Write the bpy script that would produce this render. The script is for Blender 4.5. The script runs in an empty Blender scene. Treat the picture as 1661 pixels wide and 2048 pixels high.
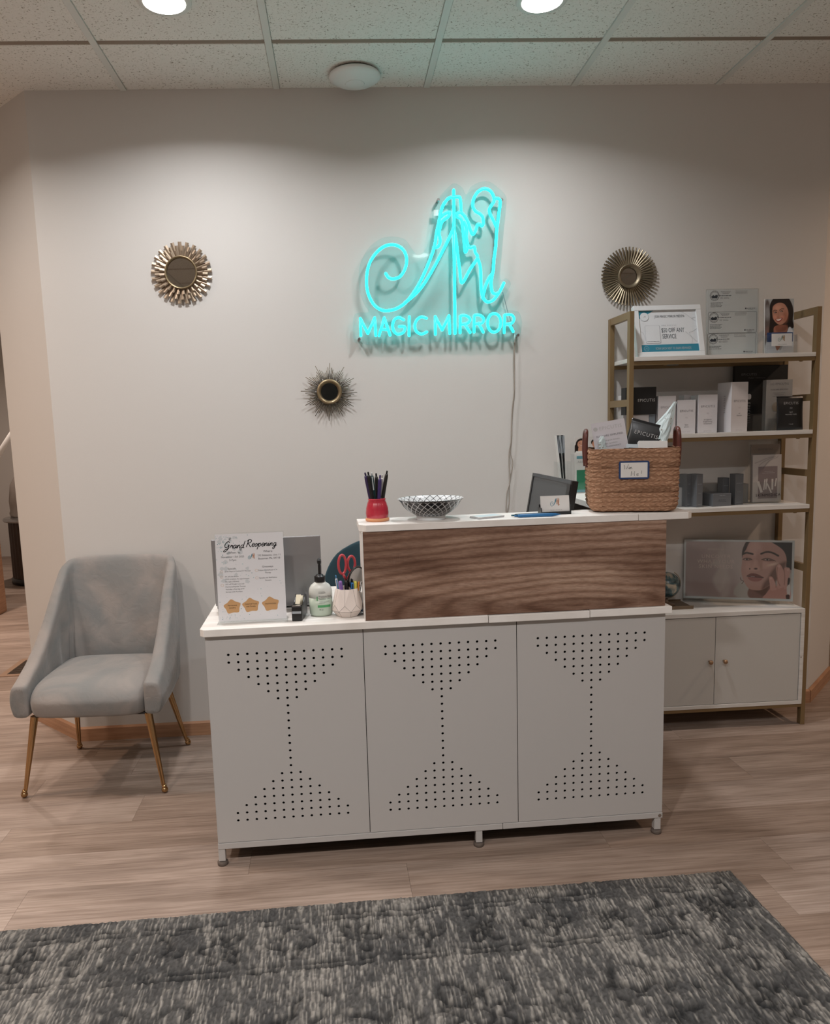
import bpy, math, random
import numpy as np
from mathutils import Matrix, Vector
random.seed(7); RNG = np.random.default_rng(7)
S = bpy.context.scene; COL = S.collection; PI = math.pi

# ------------------------------------------------------------------ camera
cam = bpy.data.cameras.new('camera'); camo = bpy.data.objects.new('camera', cam); COL.objects.link(camo)
S.camera = camo
cam.sensor_fit = 'VERTICAL'; cam.sensor_height = 36; cam.lens = 1520/2048*36
cam.shift_x = 66.267/2048; cam.shift_y = 35.058/2048; cam.clip_start = .05; cam.clip_end = 60
def cam_basis(pitch, roll, yaw):
    cy, sy = math.cos(yaw), math.sin(yaw)
    f = Vector((sy*math.cos(pitch), cy*math.cos(pitch), -math.sin(pitch)))
    r = Vector((cy, -sy, 0)); u = r.cross(f); c, s = math.cos(roll), math.sin(roll)
    return c*r+s*u, -s*r+c*u, f
_r, _u, _f = cam_basis(.132781725, -.03275049, .0524526451)
_m = Matrix((_r, _u, -_f)).transposed().to_4x4(); _m.translation = Vector((1.03429, -3.29131, 1.33002))
camo.matrix_world = _m

# ------------------------------------------------------------------ world, lights, exposure
w = bpy.data.worlds.new('world'); S.world = w; w.use_nodes = True
w.node_tree.nodes['Background'].inputs[0].default_value = (.55, .6, .7, 1)
w.node_tree.nodes['Background'].inputs[1].default_value = .02
S.view_settings.view_transform = 'Standard'; S.view_settings.look = 'None'
S.view_settings.gamma = 1; S.view_settings.use_curve_mapping = False
S.view_settings.exposure = 0.10
S.cycles.use_denoising = True
S.cycles.max_bounces = 8; S.cycles.diffuse_bounces = 4; S.cycles.transparent_max_bounces = 16
S.cycles.sample_clamp_indirect = 4
H = 2.704
COOL = (.985, .985, 1.0); WARM = (1.0, .70, .50)
# (x, y, watts, colour) of every ceiling downlight
DOWN = [(.535, -.64, 10.5, COOL), (1.754, -.64, 9, COOL), (-.685, -.64, 11, (1, .88, .80)),
        (.535, -3.07, 28, (1, .95, .92)), (1.754, -3.07, 14, COOL), (-.685, -3.07, 24, (1, .88, .80)), (2.973, -3.4, 4, COOL),
        (-1.9, -.64, 18, WARM), (-1.75, 1.9, 28, (1, .80, .68)), (-1.75, 3.9, 18, (1, .80, .68)), (4.30, -.60, 14, WARM), (4.4, -2.6, 5, WARM)]

# ------------------------------------------------------------------ colour and materials
def lin(c):
    c = c/255.; return c/12.92 if c <= .04045 else ((c+.055)/1.055)**2.4
def rgb(h):
    if isinstance(h, str):
        h = h.lstrip('#'); h = tuple(int(h[i:i+2], 16) for i in (0, 2, 4))
    return tuple(lin(x) for x in h)
MC = {}
def mat(name, col, rough=.5, metal=0., spec=.5, emit=None, es=0., sheen=0., coat=0., bump=None, alpha=1):
    if name in MC: return MC[name]
    m = bpy.data.materials.new(name); m.use_nodes = True; nt = m.node_tree; p = nt.nodes['Principled BSDF']
    p.inputs['Base Color'].default_value = (*rgb(col), 1); p.inputs['Roughness'].default_value = rough
    p.inputs['Metallic'].default_value = metal; p.inputs['Specular IOR Level'].default_value = spec
    p.inputs['Sheen Weight'].default_value = sheen; p.inputs['Coat Weight'].default_value = coat
    p.inputs['Alpha'].default_value = alpha
    if emit: p.inputs['Emission Color'].default_value = (*emit, 1); p.inputs['Emission Strength'].default_value = es
    if bump:   # (scale, strength, distance)
        n = nt.nodes.new('ShaderNodeTexNoise'); n.inputs['Scale'].default_value = bump[0]; n.inputs['Detail'].default_value = 3
        tc = nt.nodes.new('ShaderNodeTexCoord'); nt.links.new(tc.outputs['Object'], n.inputs['Vector'])
        b = nt.nodes.new('ShaderNodeBump'); b.inputs['Strength'].default_value = bump[1]; b.inputs['Distance'].default_value = bump[2]
        nt.links.new(n.outputs['Fac'], b.inputs['Height']); nt.links.new(b.outputs['Normal'], p.inputs['Normal'])
    MC[name] = m; return m
def nodes(m): return m.node_tree, m.node_tree.nodes['Principled BSDF']
def ramp(nt, stops):
    r = nt.nodes.new('ShaderNodeValToRGB'); e = r.color_ramp.elements
    while len(e) < len(stops): e.new(.5)
    for k, (p, c) in enumerate(stops): e[k].position = p; e[k].color = (*rgb(c), 1)
    return r
def coords(nt, scale, space='Object', rnd=False, loc=(0, 0, 0)):
    tc = nt.nodes.new('ShaderNodeTexCoord'); mp = nt.nodes.new('ShaderNodeMapping'); mp.inputs['Scale'].default_value = scale
    mp.inputs['Location'].default_value = loc
    nt.links.new(tc.outputs[space], mp.inputs['Vector']); out = mp.outputs['Vector']
    if rnd:
        oi = nt.nodes.new('ShaderNodeObjectInfo'); mu = nt.nodes.new('ShaderNodeMath'); mu.operation = 'MULTIPLY'; mu.inputs[1].default_value = 37.
        nt.links.new(oi.outputs['Random'], mu.inputs[0]); ad = nt.nodes.new('ShaderNodeVectorMath'); ad.operation = 'ADD'
        nt.links.new(out, ad.inputs[0]); nt.links.new(mu.outputs[0], ad.inputs[1]); out = ad.outputs[0]
    return out
def noise(nt, vec, scale, detail=4, rough=.55, dist=0):
    n = nt.nodes.new('ShaderNodeTexNoise'); n.inputs['Scale'].default_value = scale; n.inputs['Detail'].default_value = detail
    n.inputs['Roughness'].default_value = rough; n.inputs['Distortion'].default_value = dist
    nt.links.new(vec, n.inputs['Vector']); return n.outputs['Fac']
def mixc(nt, fac, a, b, mode='MIX'):
    m = nt.nodes.new('ShaderNodeMix'); m.data_type = 'RGBA'; m.blend_type = mode
    if isinstance(fac, float): m.inputs[0].default_value = fac
    else: nt.links.new(fac, m.inputs[0])
    for s, v in ((6, a), (7, b)):
        if isinstance(v, tuple): m.inputs[s].default_value = (*v, 1)
        else: nt.links.new(v, m.inputs[s])
    return m.outputs[2]
def bumpn(nt, p, h, st, di):
    b = nt.nodes.new('ShaderNodeBump'); b.inputs['Strength'].default_value = st; b.inputs['Distance'].default_value = di
    nt.links.new(h, b.inputs['Height']); nt.links.new(b.outputs['Normal'], p.inputs['Normal'])
def acrylic(name='clear_acrylic', tint=(.97, .98, .98), gl=.06):
    if name in MC: return MC[name]
    m = bpy.data.materials.new(name); m.use_nodes = True; nt = m.node_tree; nt.nodes.clear()
    o = nt.nodes.new('ShaderNodeOutputMaterial'); mx = nt.nodes.new('ShaderNodeMixShader'); t = nt.nodes.new('ShaderNodeBsdfTransparent')
    g = nt.nodes.new('ShaderNodeBsdfGlossy'); g.inputs['Roughness'].default_value = .04; t.inputs[0].default_value = (*tint, 1)
    lw = nt.nodes.new('ShaderNodeLayerWeight'); lw.inputs[0].default_value = .35
    ad = nt.nodes.new('ShaderNodeMath'); ad.operation = 'MULTIPLY_ADD'; ad.inputs[1].default_value = .35; ad.inputs[2].default_value = gl
    nt.links.new(lw.outputs['Facing'], ad.inputs[0]); nt.links.new(ad.outputs[0], mx.inputs[0])
    nt.links.new(t.outputs[0], mx.inputs[1]); nt.links.new(g.outputs[0], mx.inputs[2]); nt.links.new(mx.outputs[0], o.inputs[0])
    MC[name] = m; return m
def vcol(name, rough=.5, spec=.3, coat=0.):
    m = mat(name, '#ffffff', rough, 0, spec, coat=coat); nt, p = nodes(m)
    a = nt.nodes.new('ShaderNodeVertexColor'); a.layer_name = 'paint'; nt.links.new(a.outputs[0], p.inputs['Base Color']); return m

WALL = mat('wall_paint', '#cecbc7', .62, spec=.25, bump=(420, .12, .002))
CEILM = mat('ceiling_tile', '#c9c6bd', .9, spec=.1)
nt, p = nodes(CEILM); v = coords(nt, (1, 1, 1), rnd=True)
sp = ramp(nt, [(0, '#8f8a80'), (.335, '#a09a90'), (.385, '#e6e5df'), (1, '#efeeea')]); nn = noise(nt, v, 135, 2, .6, .7); nt.links.new(nn, sp.inputs[0])
nt.links.new(sp.outputs[0], p.inputs['Base Color']); bumpn(nt, p, nn, .35, .003)
TEE = mat('tee_white', '#d9dbd6', .45); TEEX = mat('tee_aged', '#8c7d6f', .6); WHITE = mat('white_plastic', '#e4e4e2', .4)
BASEW = mat('baseboard_wood', '#b07a50', .45)
nt, p = nodes(BASEW); v = coords(nt, (2, 2, 26)); r = ramp(nt, [(.3, '#9b7256'), (.7, '#b58c6d')]); nt.links.new(noise(nt, v, 3, 4), r.inputs[0]); nt.links.new(r.outputs[0], p.inputs['Base Color'])
PLANK = mat('vinyl_plank', '#a28f80', .48, spec=.3)
nt, p = nodes(PLANK); v = coords(nt, (1.1, 9, 9), rnd=True); v2 = coords(nt, (3, 90, 90), rnd=True)
r = ramp(nt, [(.25, '#85766c'), (.45, '#9c8c81'), (.6, '#ab9b90'), (.8, '#b6a69b')]); nt.links.new(noise(nt, v, 1.6, 5, .6, .5), r.inputs[0])
r2 = ramp(nt, [(.3, '#a89a8c'), (.6, '#ffffff')]); nt.links.new(noise(nt, v2, 1.5, 4, .6), r2.inputs[0])
c = mixc(nt, .55, r.outputs[0], r2.outputs[0], 'MULTIPLY')
oi = nt.nodes.new('ShaderNodeObjectInfo'); r3 = ramp(nt, [(0, '#e2dcd6'), (1, '#ffffff')]); nt.links.new(oi.outputs['Random'], r3.inputs[0])
c = mixc(nt, 1., c, r3.outputs[0], 'MULTIPLY'); nt.links.new(c, p.inputs['Base Color'])
DW_ = mat("desk_white", "#b8b6b4", .38, spec=.4); DTOP = mat('desk_top_white', '#e6e2dd', .4, spec=.4)
nt, p = nodes(DTOP); v = coords(nt, (3, 60, 3)); r = ramp(nt, [(.3, '#dbd6d0'), (.6, '#eae7e3')]); nt.links.new(noise(nt, v, 2, 4), r.inputs[0]); nt.links.new(r.outputs[0], p.inputs['Base Color'])
DARKIN = mat('inside_shade', '#0b0a09', .9, spec=0)  # near-black colour stands in for the shade of an enclosed inside
OAK = mat('brown_oak_laminate', '#7b604e', .5, spec=.3)
nt, p = nodes(OAK)
v = coords(nt, (.55, .01, 3.4), loc=(-.62, 0, -2.62)); wv = nt.nodes.new('ShaderNodeTexWave'); wv.wave_type = 'RINGS'; wv.rings_direction = 'Y'; wv.inputs['Scale'].default_value = 4.2
wv.inputs['Distortion'].default_value = 5.5; wv.inputs['Detail'].default_value = 3; wv.inputs['Detail Scale'].default_value = 1.4; nt.links.new(v, wv.inputs['Vector'])
va = coords(nt, (1.3, 1, 6)); ra = ramp(nt, [(.30, '#957b6b'), (.5, '#ab9282'), (.70, '#bca594')]); nt.links.new(noise(nt, va, 1.7, 4, .6, .4), ra.inputs[0])
rw = ramp(nt, [(0, '#b5a296'), (.35, '#e6dcd5'), (1, '#ffffff')]); nt.links.new(wv.outputs['Fac'], rw.inputs[0]); cc0 = mixc(nt, .7, ra.outputs[0], rw.outputs[0], 'MULTIPLY')
v2 = coords(nt, (16, 1, 130)); r2 = ramp(nt, [(.35, '#9c8b80'), (.62, '#ffffff')]); nt.links.new(noise(nt, v2, 2.2, 5, .65), r2.inputs[0])
c = mixc(nt, .5, cc0, r2.outputs[0], 'MULTIPLY')
v3 = coords(nt, (.7, 1, 4.2), loc=(3, 0, 1.7)); r4 = ramp(nt, [(.44, '#b8a498'), (.50, '#fff8f2')]); nt.links.new(noise(nt, v3, 1.3, 2), r4.inputs[0])
c = mixc(nt, .75, c, r4.outputs[0], 'MULTIPLY')
v5 = coords(nt, (170, 1, 9)); r5 = ramp(nt, [(.60, '#000000'), (.72, '#ffffff')]); nt.links.new(noise(nt, v5, 1, 1), r5.inputs[0])
v6 = coords(nt, (6, 1, 10)); r6 = ramp(nt, [(.58, '#000000'), (.66, '#777777')]); nt.links.new(noise(nt, v6, 1.3, 1), r6.inputs[0])
c = mixc(nt, mixc(nt, 1., r5.outputs[0], r6.outputs[0], 'MULTIPLY'), c, rgb('#b39a88')); nt.links.new(c, p.inputs['Base Color'])
BRASS = mat('shelf_gold_paint', '#86704f', .42, metal=.35, spec=.5); GOLD = mat('chair_leg_gold', '#b9966c', .22, metal=1.)
AGOLD = mat('antique_gold', '#9c8b6e', .36, metal=.85); AGOLD2 = mat('champagne_gold', '#a89682', .42, metal=.7)
AGOLD3 = mat('bronze_gold', '#857a66', .42, metal=.75)
MIRROR = mat('mirror_glass', '#b8b5ae', .02, metal=1.)
SHELFW = mat('shelf_white', '#cfcdc8', .42)
nt, p = nodes(SHELFW); v = coords(nt, (3, 3, 60)); r = ramp(nt, [(.3, '#c6c3bd'), (.6, '#d6d4d0')]); nt.links.new(noise(nt, v, 2, 4), r.inputs[0]); nt.links.new(r.outputs[0], p.inputs['Base Color'])
NEON = mat('neon_cyan', '#19e6dc', .4, emit=(.012, .88, .92), es=4.0)
LAMP = mat('lamp_diffuser', '#ffffff', .5, emit=(1, .97, .93), es=15.)
NEONB = mat('neon_backing_silicone', '#c9dedd', .5)
ACR = acrylic(gl=.03); ACR2 = acrylic('sign_backing', (.92, .985, .985), .012)
BLACK = mat('black_plastic', '#131314', .35); BLACKM = mat('black_matte', '#0c0c0d', .6); INK = mat('black_ink', '#1c1c1e', .7, spec=.1)
GREYINK = mat('grey_ink', '#77777a', .7, spec=.1); LINK = mat('light_ink', '#a9a7a6', .7, spec=.1)
PAPER = mat('white_card', '#dddbd8', .55, spec=.3); TEALP = mat('teal_print', '#2c7f96', .5); SILVERINK = mat('silver_print', '#b9b9b9', .4, metal=.3)
STEEL = mat('steel', '#b8b8b8', .25, metal=1.); GREY = mat('grey_carton', '#5f6266', .6); GREYD = mat('dark_grey_carton', '#33363a', .6)
TEALV = mat('teal_velvet', '#0c3540', .8, sheen=.4)
VELVET = mat('grey_velvet', '#8b8f8b', .78, spec=.2, sheen=.25)
nt, p = nodes(VELVET); v = coords(nt, (1, 1, 1.4)); r = ramp(nt, [(.34, '#7a7b7a'), (.5, '#85827f'), (.66, '#928b86')]); nt.links.new(noise(nt, v, 4.2, 3, .55, .9), r.inputs[0]); nt.links.new(r.outputs[0], p.inputs['Base Color'])
v = coords(nt, (1, 1, 1)); bumpn(nt, p, noise(nt, v, 26, 3, .5, .8), .35, .006); p.inputs['Sheen Roughness'].default_value = .4
JUTE = vcol('jute_braid', .85, .1)
nt, p = nodes(JUTE); v = coords(nt, (1, 1, 1)); bumpn(nt, p, noise(nt, v, 700, 3, .6), .6, .001)
RUGM = vcol('rug_wool', .95, .05)
nt, p = nodes(RUGM); v = coords(nt, (1.6, .5, 1)); bumpn(nt, p, noise(nt, v, 330, 2, .6), .7, .003)
PRINT = vcol('printed_picture', .35, .4)

# ------------------------------------------------------------------ object helpers
def tag(o, label=None, cat=None, group=None, kind=None):
    if label: o['label'] = label
    if cat: o['category'] = cat
    if group: o['group'] = group
    if kind: o['kind'] = kind
    return o
def thing(name, label, cat, loc=(0, 0, 0), rot=(0, 0, 0), group=None):
    o = bpy.data.objects.new(name, None); COL.objects.link(o); o.empty_display_size = .05
    o.location = loc; o.rotation_euler = rot; return tag(o, label, cat, group)
def dup(root, loc, rot=None, label=None, name=None):
    r = root.copy(); COL.objects.link(r); r.location = loc
    if rot is not None: r.rotation_euler = rot
    if label: r['label'] = label
    for ch in list(root.children):
        c = ch.copy(); COL.objects.link(c); c.parent = r
        for g in ch.children:
            d = g.copy(); COL.objects.link(d); d.parent = c
    return r
def crom(pts, n=6, closed=False):
    P = [np.array(q, float) for q in pts]; out = []; N = len(P)
    for i in range(N if closed else N-1):
        a, b, c, d = (P[(i-1) % N], P[i], P[(i+1) % N], P[(i+2) % N]) if closed else (P[max(i-1, 0)], P[i], P[i+1], P[min(i+2, N-1)])
        for k in range(n):
            t = k/n; out.append(.5*((2*b)+(c-a)*t+(2*a-5*b+4*c-d)*t*t+(3*b-a-3*c+d)*t**3))
    if not closed: out.append(P[-1])
    return out
class B:
    def __init__(s): s.v = []; s.f = []; s.m = []; s.s = []
    def add(s, vs, fs, m=0, smooth=False):
        o = len(s.v); s.v += [tuple(float(c) for c in q) for q in vs]
        for f in fs: s.f.append(tuple(i+o for i in f)); s.m.append(m); s.s.append(smooth)
        return s
    def box(s, x0, x1, y0, y1, z0, z1, m=0, M=None):
        V = [(x, y, z) for z in (z0, z1) for y in (y0, y1) for x in (x0, x1)]
        if M is not None: V = [M @ Vector(q) for q in V]
        return s.add(V, [(0, 2, 3, 1), (4, 5, 7, 6), (0, 1, 5, 4), (2, 6, 7, 3), (0, 4, 6, 2), (1, 3, 7, 5)], m)
    def ring(s, rings, m=0, smooth=True, cap=(True, True), closed=False):
        n = len(rings[0]); V = [q for r in rings for q in r]; F = []; R = len(rings)
        for i in range(R if closed else R-1):
            a = i*n; b = ((i+1) % R)*n
            for j in range(n): k = (j+1) % n; F.append((a+j, a+k, b+k, b+j))
        o = len(s.v); s.add(V, F, m, smooth)
        if not closed:
            if cap[0]: s.f.append(tuple(o+j for j in reversed(range(n)))); s.m.append(m); s.s.append(False)
            if cap[1]: s.f.append(tuple(o+(R-1)*n+j for j in range(n))); s.m.append(m); s.s.append(False)
        return s
    def cyl(s, p0, p1, r0, r1=None, n=16, m=0, smooth=True, cap=(True, True)):
        r1 = r0 if r1 is None else r1; p0 = Vector(p0); p1 = Vector(p1); d = (p1-p0).normalized()
        a = d.orthogonal().normalized(); b = d.cross(a)
        return s.ring([[p+(a*math.cos(2*PI*k/n)+b*math.sin(2*PI*k/n))*r for k in range(n)] for p, r in ((p0, r0), (p1, r1))], m, smooth, cap)
    def tube(s, pts, r, n=8, m=0, closed=False, smooth=True):
        P = [Vector(q) for q in pts]; rings = []; N = len(P); a = None
        for i, q in enumerate(P):
            d = (P[(i+1) % N]-P[i-1]) if closed else (P[min(i+1, N-1)]-P[max(i-1, 0)])
            d.normalize()
            a = d.orthogonal().normalized() if a is None else (a-d*a.dot(d)).normalized()
            b = d.cross(a); rr = r[i] if isinstance(r, (list, tuple)) else r
            rings.append([q+(a*math.cos(2*PI*k/n)+b*math.sin(2*PI*k/n))*rr for k in range(n)])
        return s.ring(rings, m, smooth, closed=closed)
    def sphere(s, c, r, n=12, m=0, sc=(1, 1, 1)):
        h = n//2+1
        return s.ring([[(c[0]+r*sc[0]*math.sin(t)*math.cos(2*PI*k/n), c[1]+r*sc[1]*math.sin(t)*math.sin(2*PI*k/n), c[2]-r*sc[2]*math.cos(t)) for k in range(n)]
                       for t in [max(.02, min(PI-.02, PI*i/h)) for i in range(h+1)]], m)
    def lathe(s, prof, n=32, m=0, c=(0, 0, 0), sx=1, sy=1, smooth=True, cap=(True, True)):
        return s.ring([[(c[0]+r*sx*math.cos(2*PI*k/n), c[1]+r*sy*math.sin(2*PI*k/n), c[2]+z) for k in range(n)] for r, z in prof], m, smooth, cap)
    def prism(s, poly, y0, y1, m=0, mb=None):      # polygon in x,z, counter-clockwise seen from -y
        n = len(poly); V = [(x, y0, z) for x, z in poly]+[(x, y1, z) for x, z in poly]
        F = [tuple(range(n)), tuple(range(2*n-1, n-1, -1))]+[(i, i+n, (i+1) % n+n, (i+1) % n) for i in range(n)]
        return s.add(V, F, m)
    def slab(s, poly, z0, z1, m=0):                 # polygon in x,y, counter-clockwise
        n = len(poly); V = [(x, y, z0) for x, y in poly]+[(x, y, z1) for x, y in poly]
        F = [tuple(reversed(range(n))), tuple(range(n, 2*n))]+[(i, (i+1) % n, (i+1) % n+n, i+n) for i in range(n)]
        return s.add(V, F, m)
    def flat(s, poly, y, m=0): return s.add([(x, y, z) for x, z in poly], [tuple(range(len(poly)))], m)
    def rect(s, x0, x1, z0, z1, y, m=0): return s.flat([(x0, z0), (x1, z0), (x1, z1), (x0, z1)], y, m)
    def disc(s, x, z, r, y, m=0, n=24): return s.flat([(x+r*math.cos(2*PI*k/n), z+r*math.sin(2*PI*k/n)) for k in range(n)], y, m)
    def stroke(s, pts, wd, y, m=0, n=5, curve=True):
        P = crom(pts, n) if curve and len(pts) > 2 else [np.array(q, float) for q in pts]
        L, R = [], []
        for i, q in enumerate(P):
            d = P[min(i+1, len(P)-1)]-P[max(i-1, 0)]; l = np.hypot(*d) or 1; nrm = np.array([-d[1], d[0]])/l*wd/2
            L.append(q+nrm); R.append(q-nrm)
        V = [(a[0], y, a[1]) for a in L]+[(a[0], y, a[1]) for a in R]; k = len(P)
        return s.add(V, [(k+i, k+i+1, i+1, i) for i in range(k-1)], m)
    def text(s, t, x, z, size, y, m=0, align='C', sx=1., shear=0., space=1., bold=0., rz=0., up=False, wrap=None):
        cu = bpy.data.curves.new('t', 'FONT'); cu.body = t; cu.size = size; cu.resolution_u = 2; cu.offset = 0
        cu.align_x = {'C': 'CENTER', 'L': 'LEFT', 'R': 'RIGHT'}[align]; cu.shear = shear; cu.space_character = space
        ob = bpy.data.objects.new('t', cu); me = ob.to_mesh()
        c, q = math.cos(rz), math.sin(rz); V = []
        for vv in me.vertices:
            a, b = vv.co.x*sx, vv.co.y; V.append((x+a*c-b*q, y, z+a*q+b*c))
        if wrap: V = [wrap(*k) for k in V]
        s.add(V, [tuple(f.vertices) for f in me.polygons], m)
        ob.to_mesh_clear(); bpy.data.objects.remove(ob); bpy.data.curves.remove(cu); return s
    def greek(s, x0, x1, z, h, y, m=0):             # unreadably small line of print
        x = x0
        while x < x1-h:
            l = random.uniform(2, 6)*h*.7; s.rect(x, min(x+l, x1), z-h*.35, z+h*.35, y, m); x += l+h*.6
        return s
    def mesh(s, name):
        me = bpy.data.meshes.new(name); me.from_pydata(s.v, [], s.f)
        me.polygons.foreach_set('material_index', s.m); me.polygons.foreach_set('use_smooth', s.s); me.update(); return me
    def build(s, name, mats, parent=None, loc=(0, 0, 0), rot=(0, 0, 0), bevel=0, sub=0, seg=2):
        me = s.mesh(name)
        for k in (mats if isinstance(mats, (list, tuple)) else [mats]): me.materials.append(k)
        return link(name, me, parent, loc, rot, bevel, sub, seg)
def link(name, me, parent=None, loc=(0, 0, 0), rot=(0, 0, 0), bevel=0, sub=0, seg=2):
    o = bpy.data.objects.new(name, me); COL.objects.link(o); o.location = loc; o.rotation_euler = rot
    if parent is not None: o.parent = parent
    if bevel:
        b = o.modifiers.new('bevel', 'BEVEL'); b.width = bevel; b.segments = seg; b.limit_method = 'ANGLE'; b.angle_limit = .6
    if sub:
        b = o.modifiers.new('sub', 'SUBSURF'); b.levels = b.render_levels = sub
    return o
def box(name, m, x0, x1, y0, y1, z0, z1, parent=None, bevel=0, **k):
    return B().box(x0, x1, y0, y1, z0, z1).build(name, m, parent, bevel=bevel, **k)
def struct(o): o['kind'] = 'structure'; return o
def grid_mesh(name, X, Y, Z, C=None, smooth=True, wrapu=False):
    h, wd = X.shape; me = bpy.data.meshes.new(name); co = np.stack([X, Y, Z], -1).reshape(-1, 3).astype(np.float32)
    i = np.arange(h-1)[:, None]*wd; j = np.arange(wd if wrapu else wd-1)[None]; k = (j+1) % wd
    F = np.stack([i+j, i+k, i+wd+k, i+wd+j], -1).reshape(-1, 4)
    me.vertices.add(len(co)); me.vertices.foreach_set('co', co.ravel()); nf = len(F)
    me.loops.add(nf*4); me.loops.foreach_set('vertex_index', F.ravel().astype(np.int32))
    me.polygons.add(nf); me.polygons.foreach_set('loop_start', np.arange(0, nf*4, 4, dtype=np.int32))
    me.polygons.foreach_set('use_smooth', np.full(nf, smooth)); me.update(calc_edges=True)
    if C is not None:
        a = me.color_attributes.new('paint', 'FLOAT_COLOR', 'POINT')
        a.data.foreach_set('color', np.concatenate([C.reshape(-1, 3), np.ones((h*wd, 1))], 1).astype(np.float32).ravel())
    me.validate(); return me
def vnoise(h, wd, ch, cw, seed=0):
    r = np.random.default_rng(seed); gh, gw = int(h/ch)+3, int(wd/cw)+3; g = r.random((gh, gw))
    y = np.arange(h)/ch; x = np.arange(wd)/cw; iy = y.astype(int); ix = x.astype(int); fy = (y-iy)[:, None]; fx = (x-ix)[None]
    fy = fy*fy*(3-2*fy); fx = fx*fx*(3-2*fx)
    a = g[iy][:, ix]; b = g[iy][:, ix+1]; c = g[iy+1][:, ix]; d = g[iy+1][:, ix+1]
    return (a*(1-fx)+b*fx)*(1-fy)+(c*(1-fx)+d*fx)*fy
class Canvas:        # a small painting kept in vertex colours; u to the right, v down, both 0..1 (aspect w/h)
    def __init__(s, n, asp, bg):
        s.h = n; s.w = int(n*asp); s.asp = asp; s.C = np.ones((s.h, s.w, 3))*np.array(rgb(bg))
        s.U, s.V = np.meshgrid(np.linspace(0, asp, s.w), np.linspace(0, 1, s.h))
    def put(s, a, col): a = np.clip(a, 0, 1)[..., None]; s.C = s.C*(1-a)+np.array(rgb(col))*a
    def ell(s, x, y, rx, ry, col, soft=.02, rot=0, op=1):
        dx, dy = s.U-x, s.V-y; c, q = math.cos(rot), math.sin(rot); a = (dx*c+dy*q)/rx; b = (-dx*q+dy*c)/ry
        d = (1-np.sqrt(a*a+b*b))*min(rx, ry); s.put(np.clip(d/soft+.5, 0, 1)*op, col)
    def poly(s, pts, col, soft=.008, op=1, smooth=True):
        P = np.array(crom(pts, 5, True)) if smooth else np.array(pts, float)
        ins = np.zeros(s.U.shape, bool); dm = np.full(s.U.shape, 9.)
        for i in range(len(P)):
            a, b = P[i], P[(i+1) % len(P)]
            with np.errstate(divide='ignore', invalid='ignore'):
                cr = ((a[1] > s.V) != (b[1] > s.V)) & (s.U < (b[0]-a[0])*(s.V-a[1])/(b[1]-a[1]+1e-12)+a[0])
            ins ^= cr; ab = b-a; L = ab@ab+1e-12; t = np.clip(((s.U-a[0])*ab[0]+(s.V-a[1])*ab[1])/L, 0, 1)
            dm = np.minimum(dm, np.hypot(s.U-a[0]-t*ab[0], s.V-a[1]-t*ab[1]))
        s.put(np.clip(np.where(ins, dm, -dm)/soft+.5, 0, 1)*op, col)
    def line(s, pts, wd, col, soft=.006, op=1):
        P = np.array(crom(pts, 5)); dm = np.full(s.U.shape, 9.)
        for a, b in zip(P[:-1], P[1:]):
            ab = b-a; L = ab@ab+1e-12; t = np.clip(((s.U-a[0])*ab[0]+(s.V-a[1])*ab[1])/L, 0, 1)
            dm = np.minimum(dm, np.hypot(s.U-a[0]-t*ab[0], s.V-a[1]-t*ab[1]))
        s.put(np.clip((wd/2-dm)/soft+.5, 0, 1)*op, col)
    def build(s, name, x0, x1, z0, z1, y, parent):
        X, Z = np.meshgrid(np.linspace(x0, x1, s.w), np.linspace(z1, z0, s.h))
        me = grid_mesh(name, X[::-1], np.full(X.shape, y), Z[::-1], s.C[::-1], False)
        me.materials.append(PRINT); return link(name, me, parent)

# ================================================================== THE ROOM
CL = (-.158, 0); CL2 = (-.465, .301); CR = (3.166, 0); CR2 = (3.466, .300)
YF, YB, XL, XR = -4.9, 5.6, -3.3, 5.4
struct(B().slab([CL, CR, (CR[0], .14), (CL[0], .14)], 0, H).build('wall_back', WALL))
struct(B().slab([CL2, CL, (CL[0], .14), (-.33, .40)], 0, H).build('wall_back_left', WALL))
struct(B().slab([CR, CR2, (3.33, .40), (CR[0], .14)], 0, H).build('wall_back_right', WALL))
struct(box('wall_hall_left', WALL, CL2[0], CL2[0]+.13, CL2[1], YB, 0, H))
struct(box('wall_hall_right', WALL, CR2[0]-.13, CR2[0], CR2[1], YB, 0, H))
struct(box('wall_left', WALL, XL-.12, XL, YF, YB, 0, H)); struct(box('wall_right', WALL, XR, XR+.12, YF, YB, 0, H))
struct(box('wall_rear', WALL, XL, XR, YB, YB+.12, 0, H))
# wall behind the photographer with an unseen dark window, added to blacken a mirror's reflection
fw = B(); x0, x1, z0, z1 = .35, 1.75, .95, 2.15
fw.box(XL, x0, YF-.12, YF, 0, H).box(x1, XR, YF-.12, YF, 0, H).box(x0, x1, YF-.12, YF, 0, z0).box(x0, x1, YF-.12, YF, z1, H)
struct(fw.build('wall_front', WALL))
wn = B(); wn.box(x0, x0+.05, YF-.1, YF+.01, z0, z1).box(x1-.05, x1, YF-.1, YF+.01, z0, z1).box(x0, x1, YF-.1, YF+.01, z0, z0+.05).box(x0, x1, YF-.1, YF+.01, z1-.05, z1)
wn = struct(wn.build('added_window_1', mat('added_frame_dark', '#2a2624', .5)))
box('added_window_pane', mat('added_dark_glass', '#040506', .05), x0+.04, x1-.04, YF-.08, YF-.07, z0+.04, z1-.04, wn)  # added black pane, there only for the needle mirror to reflect

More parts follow.
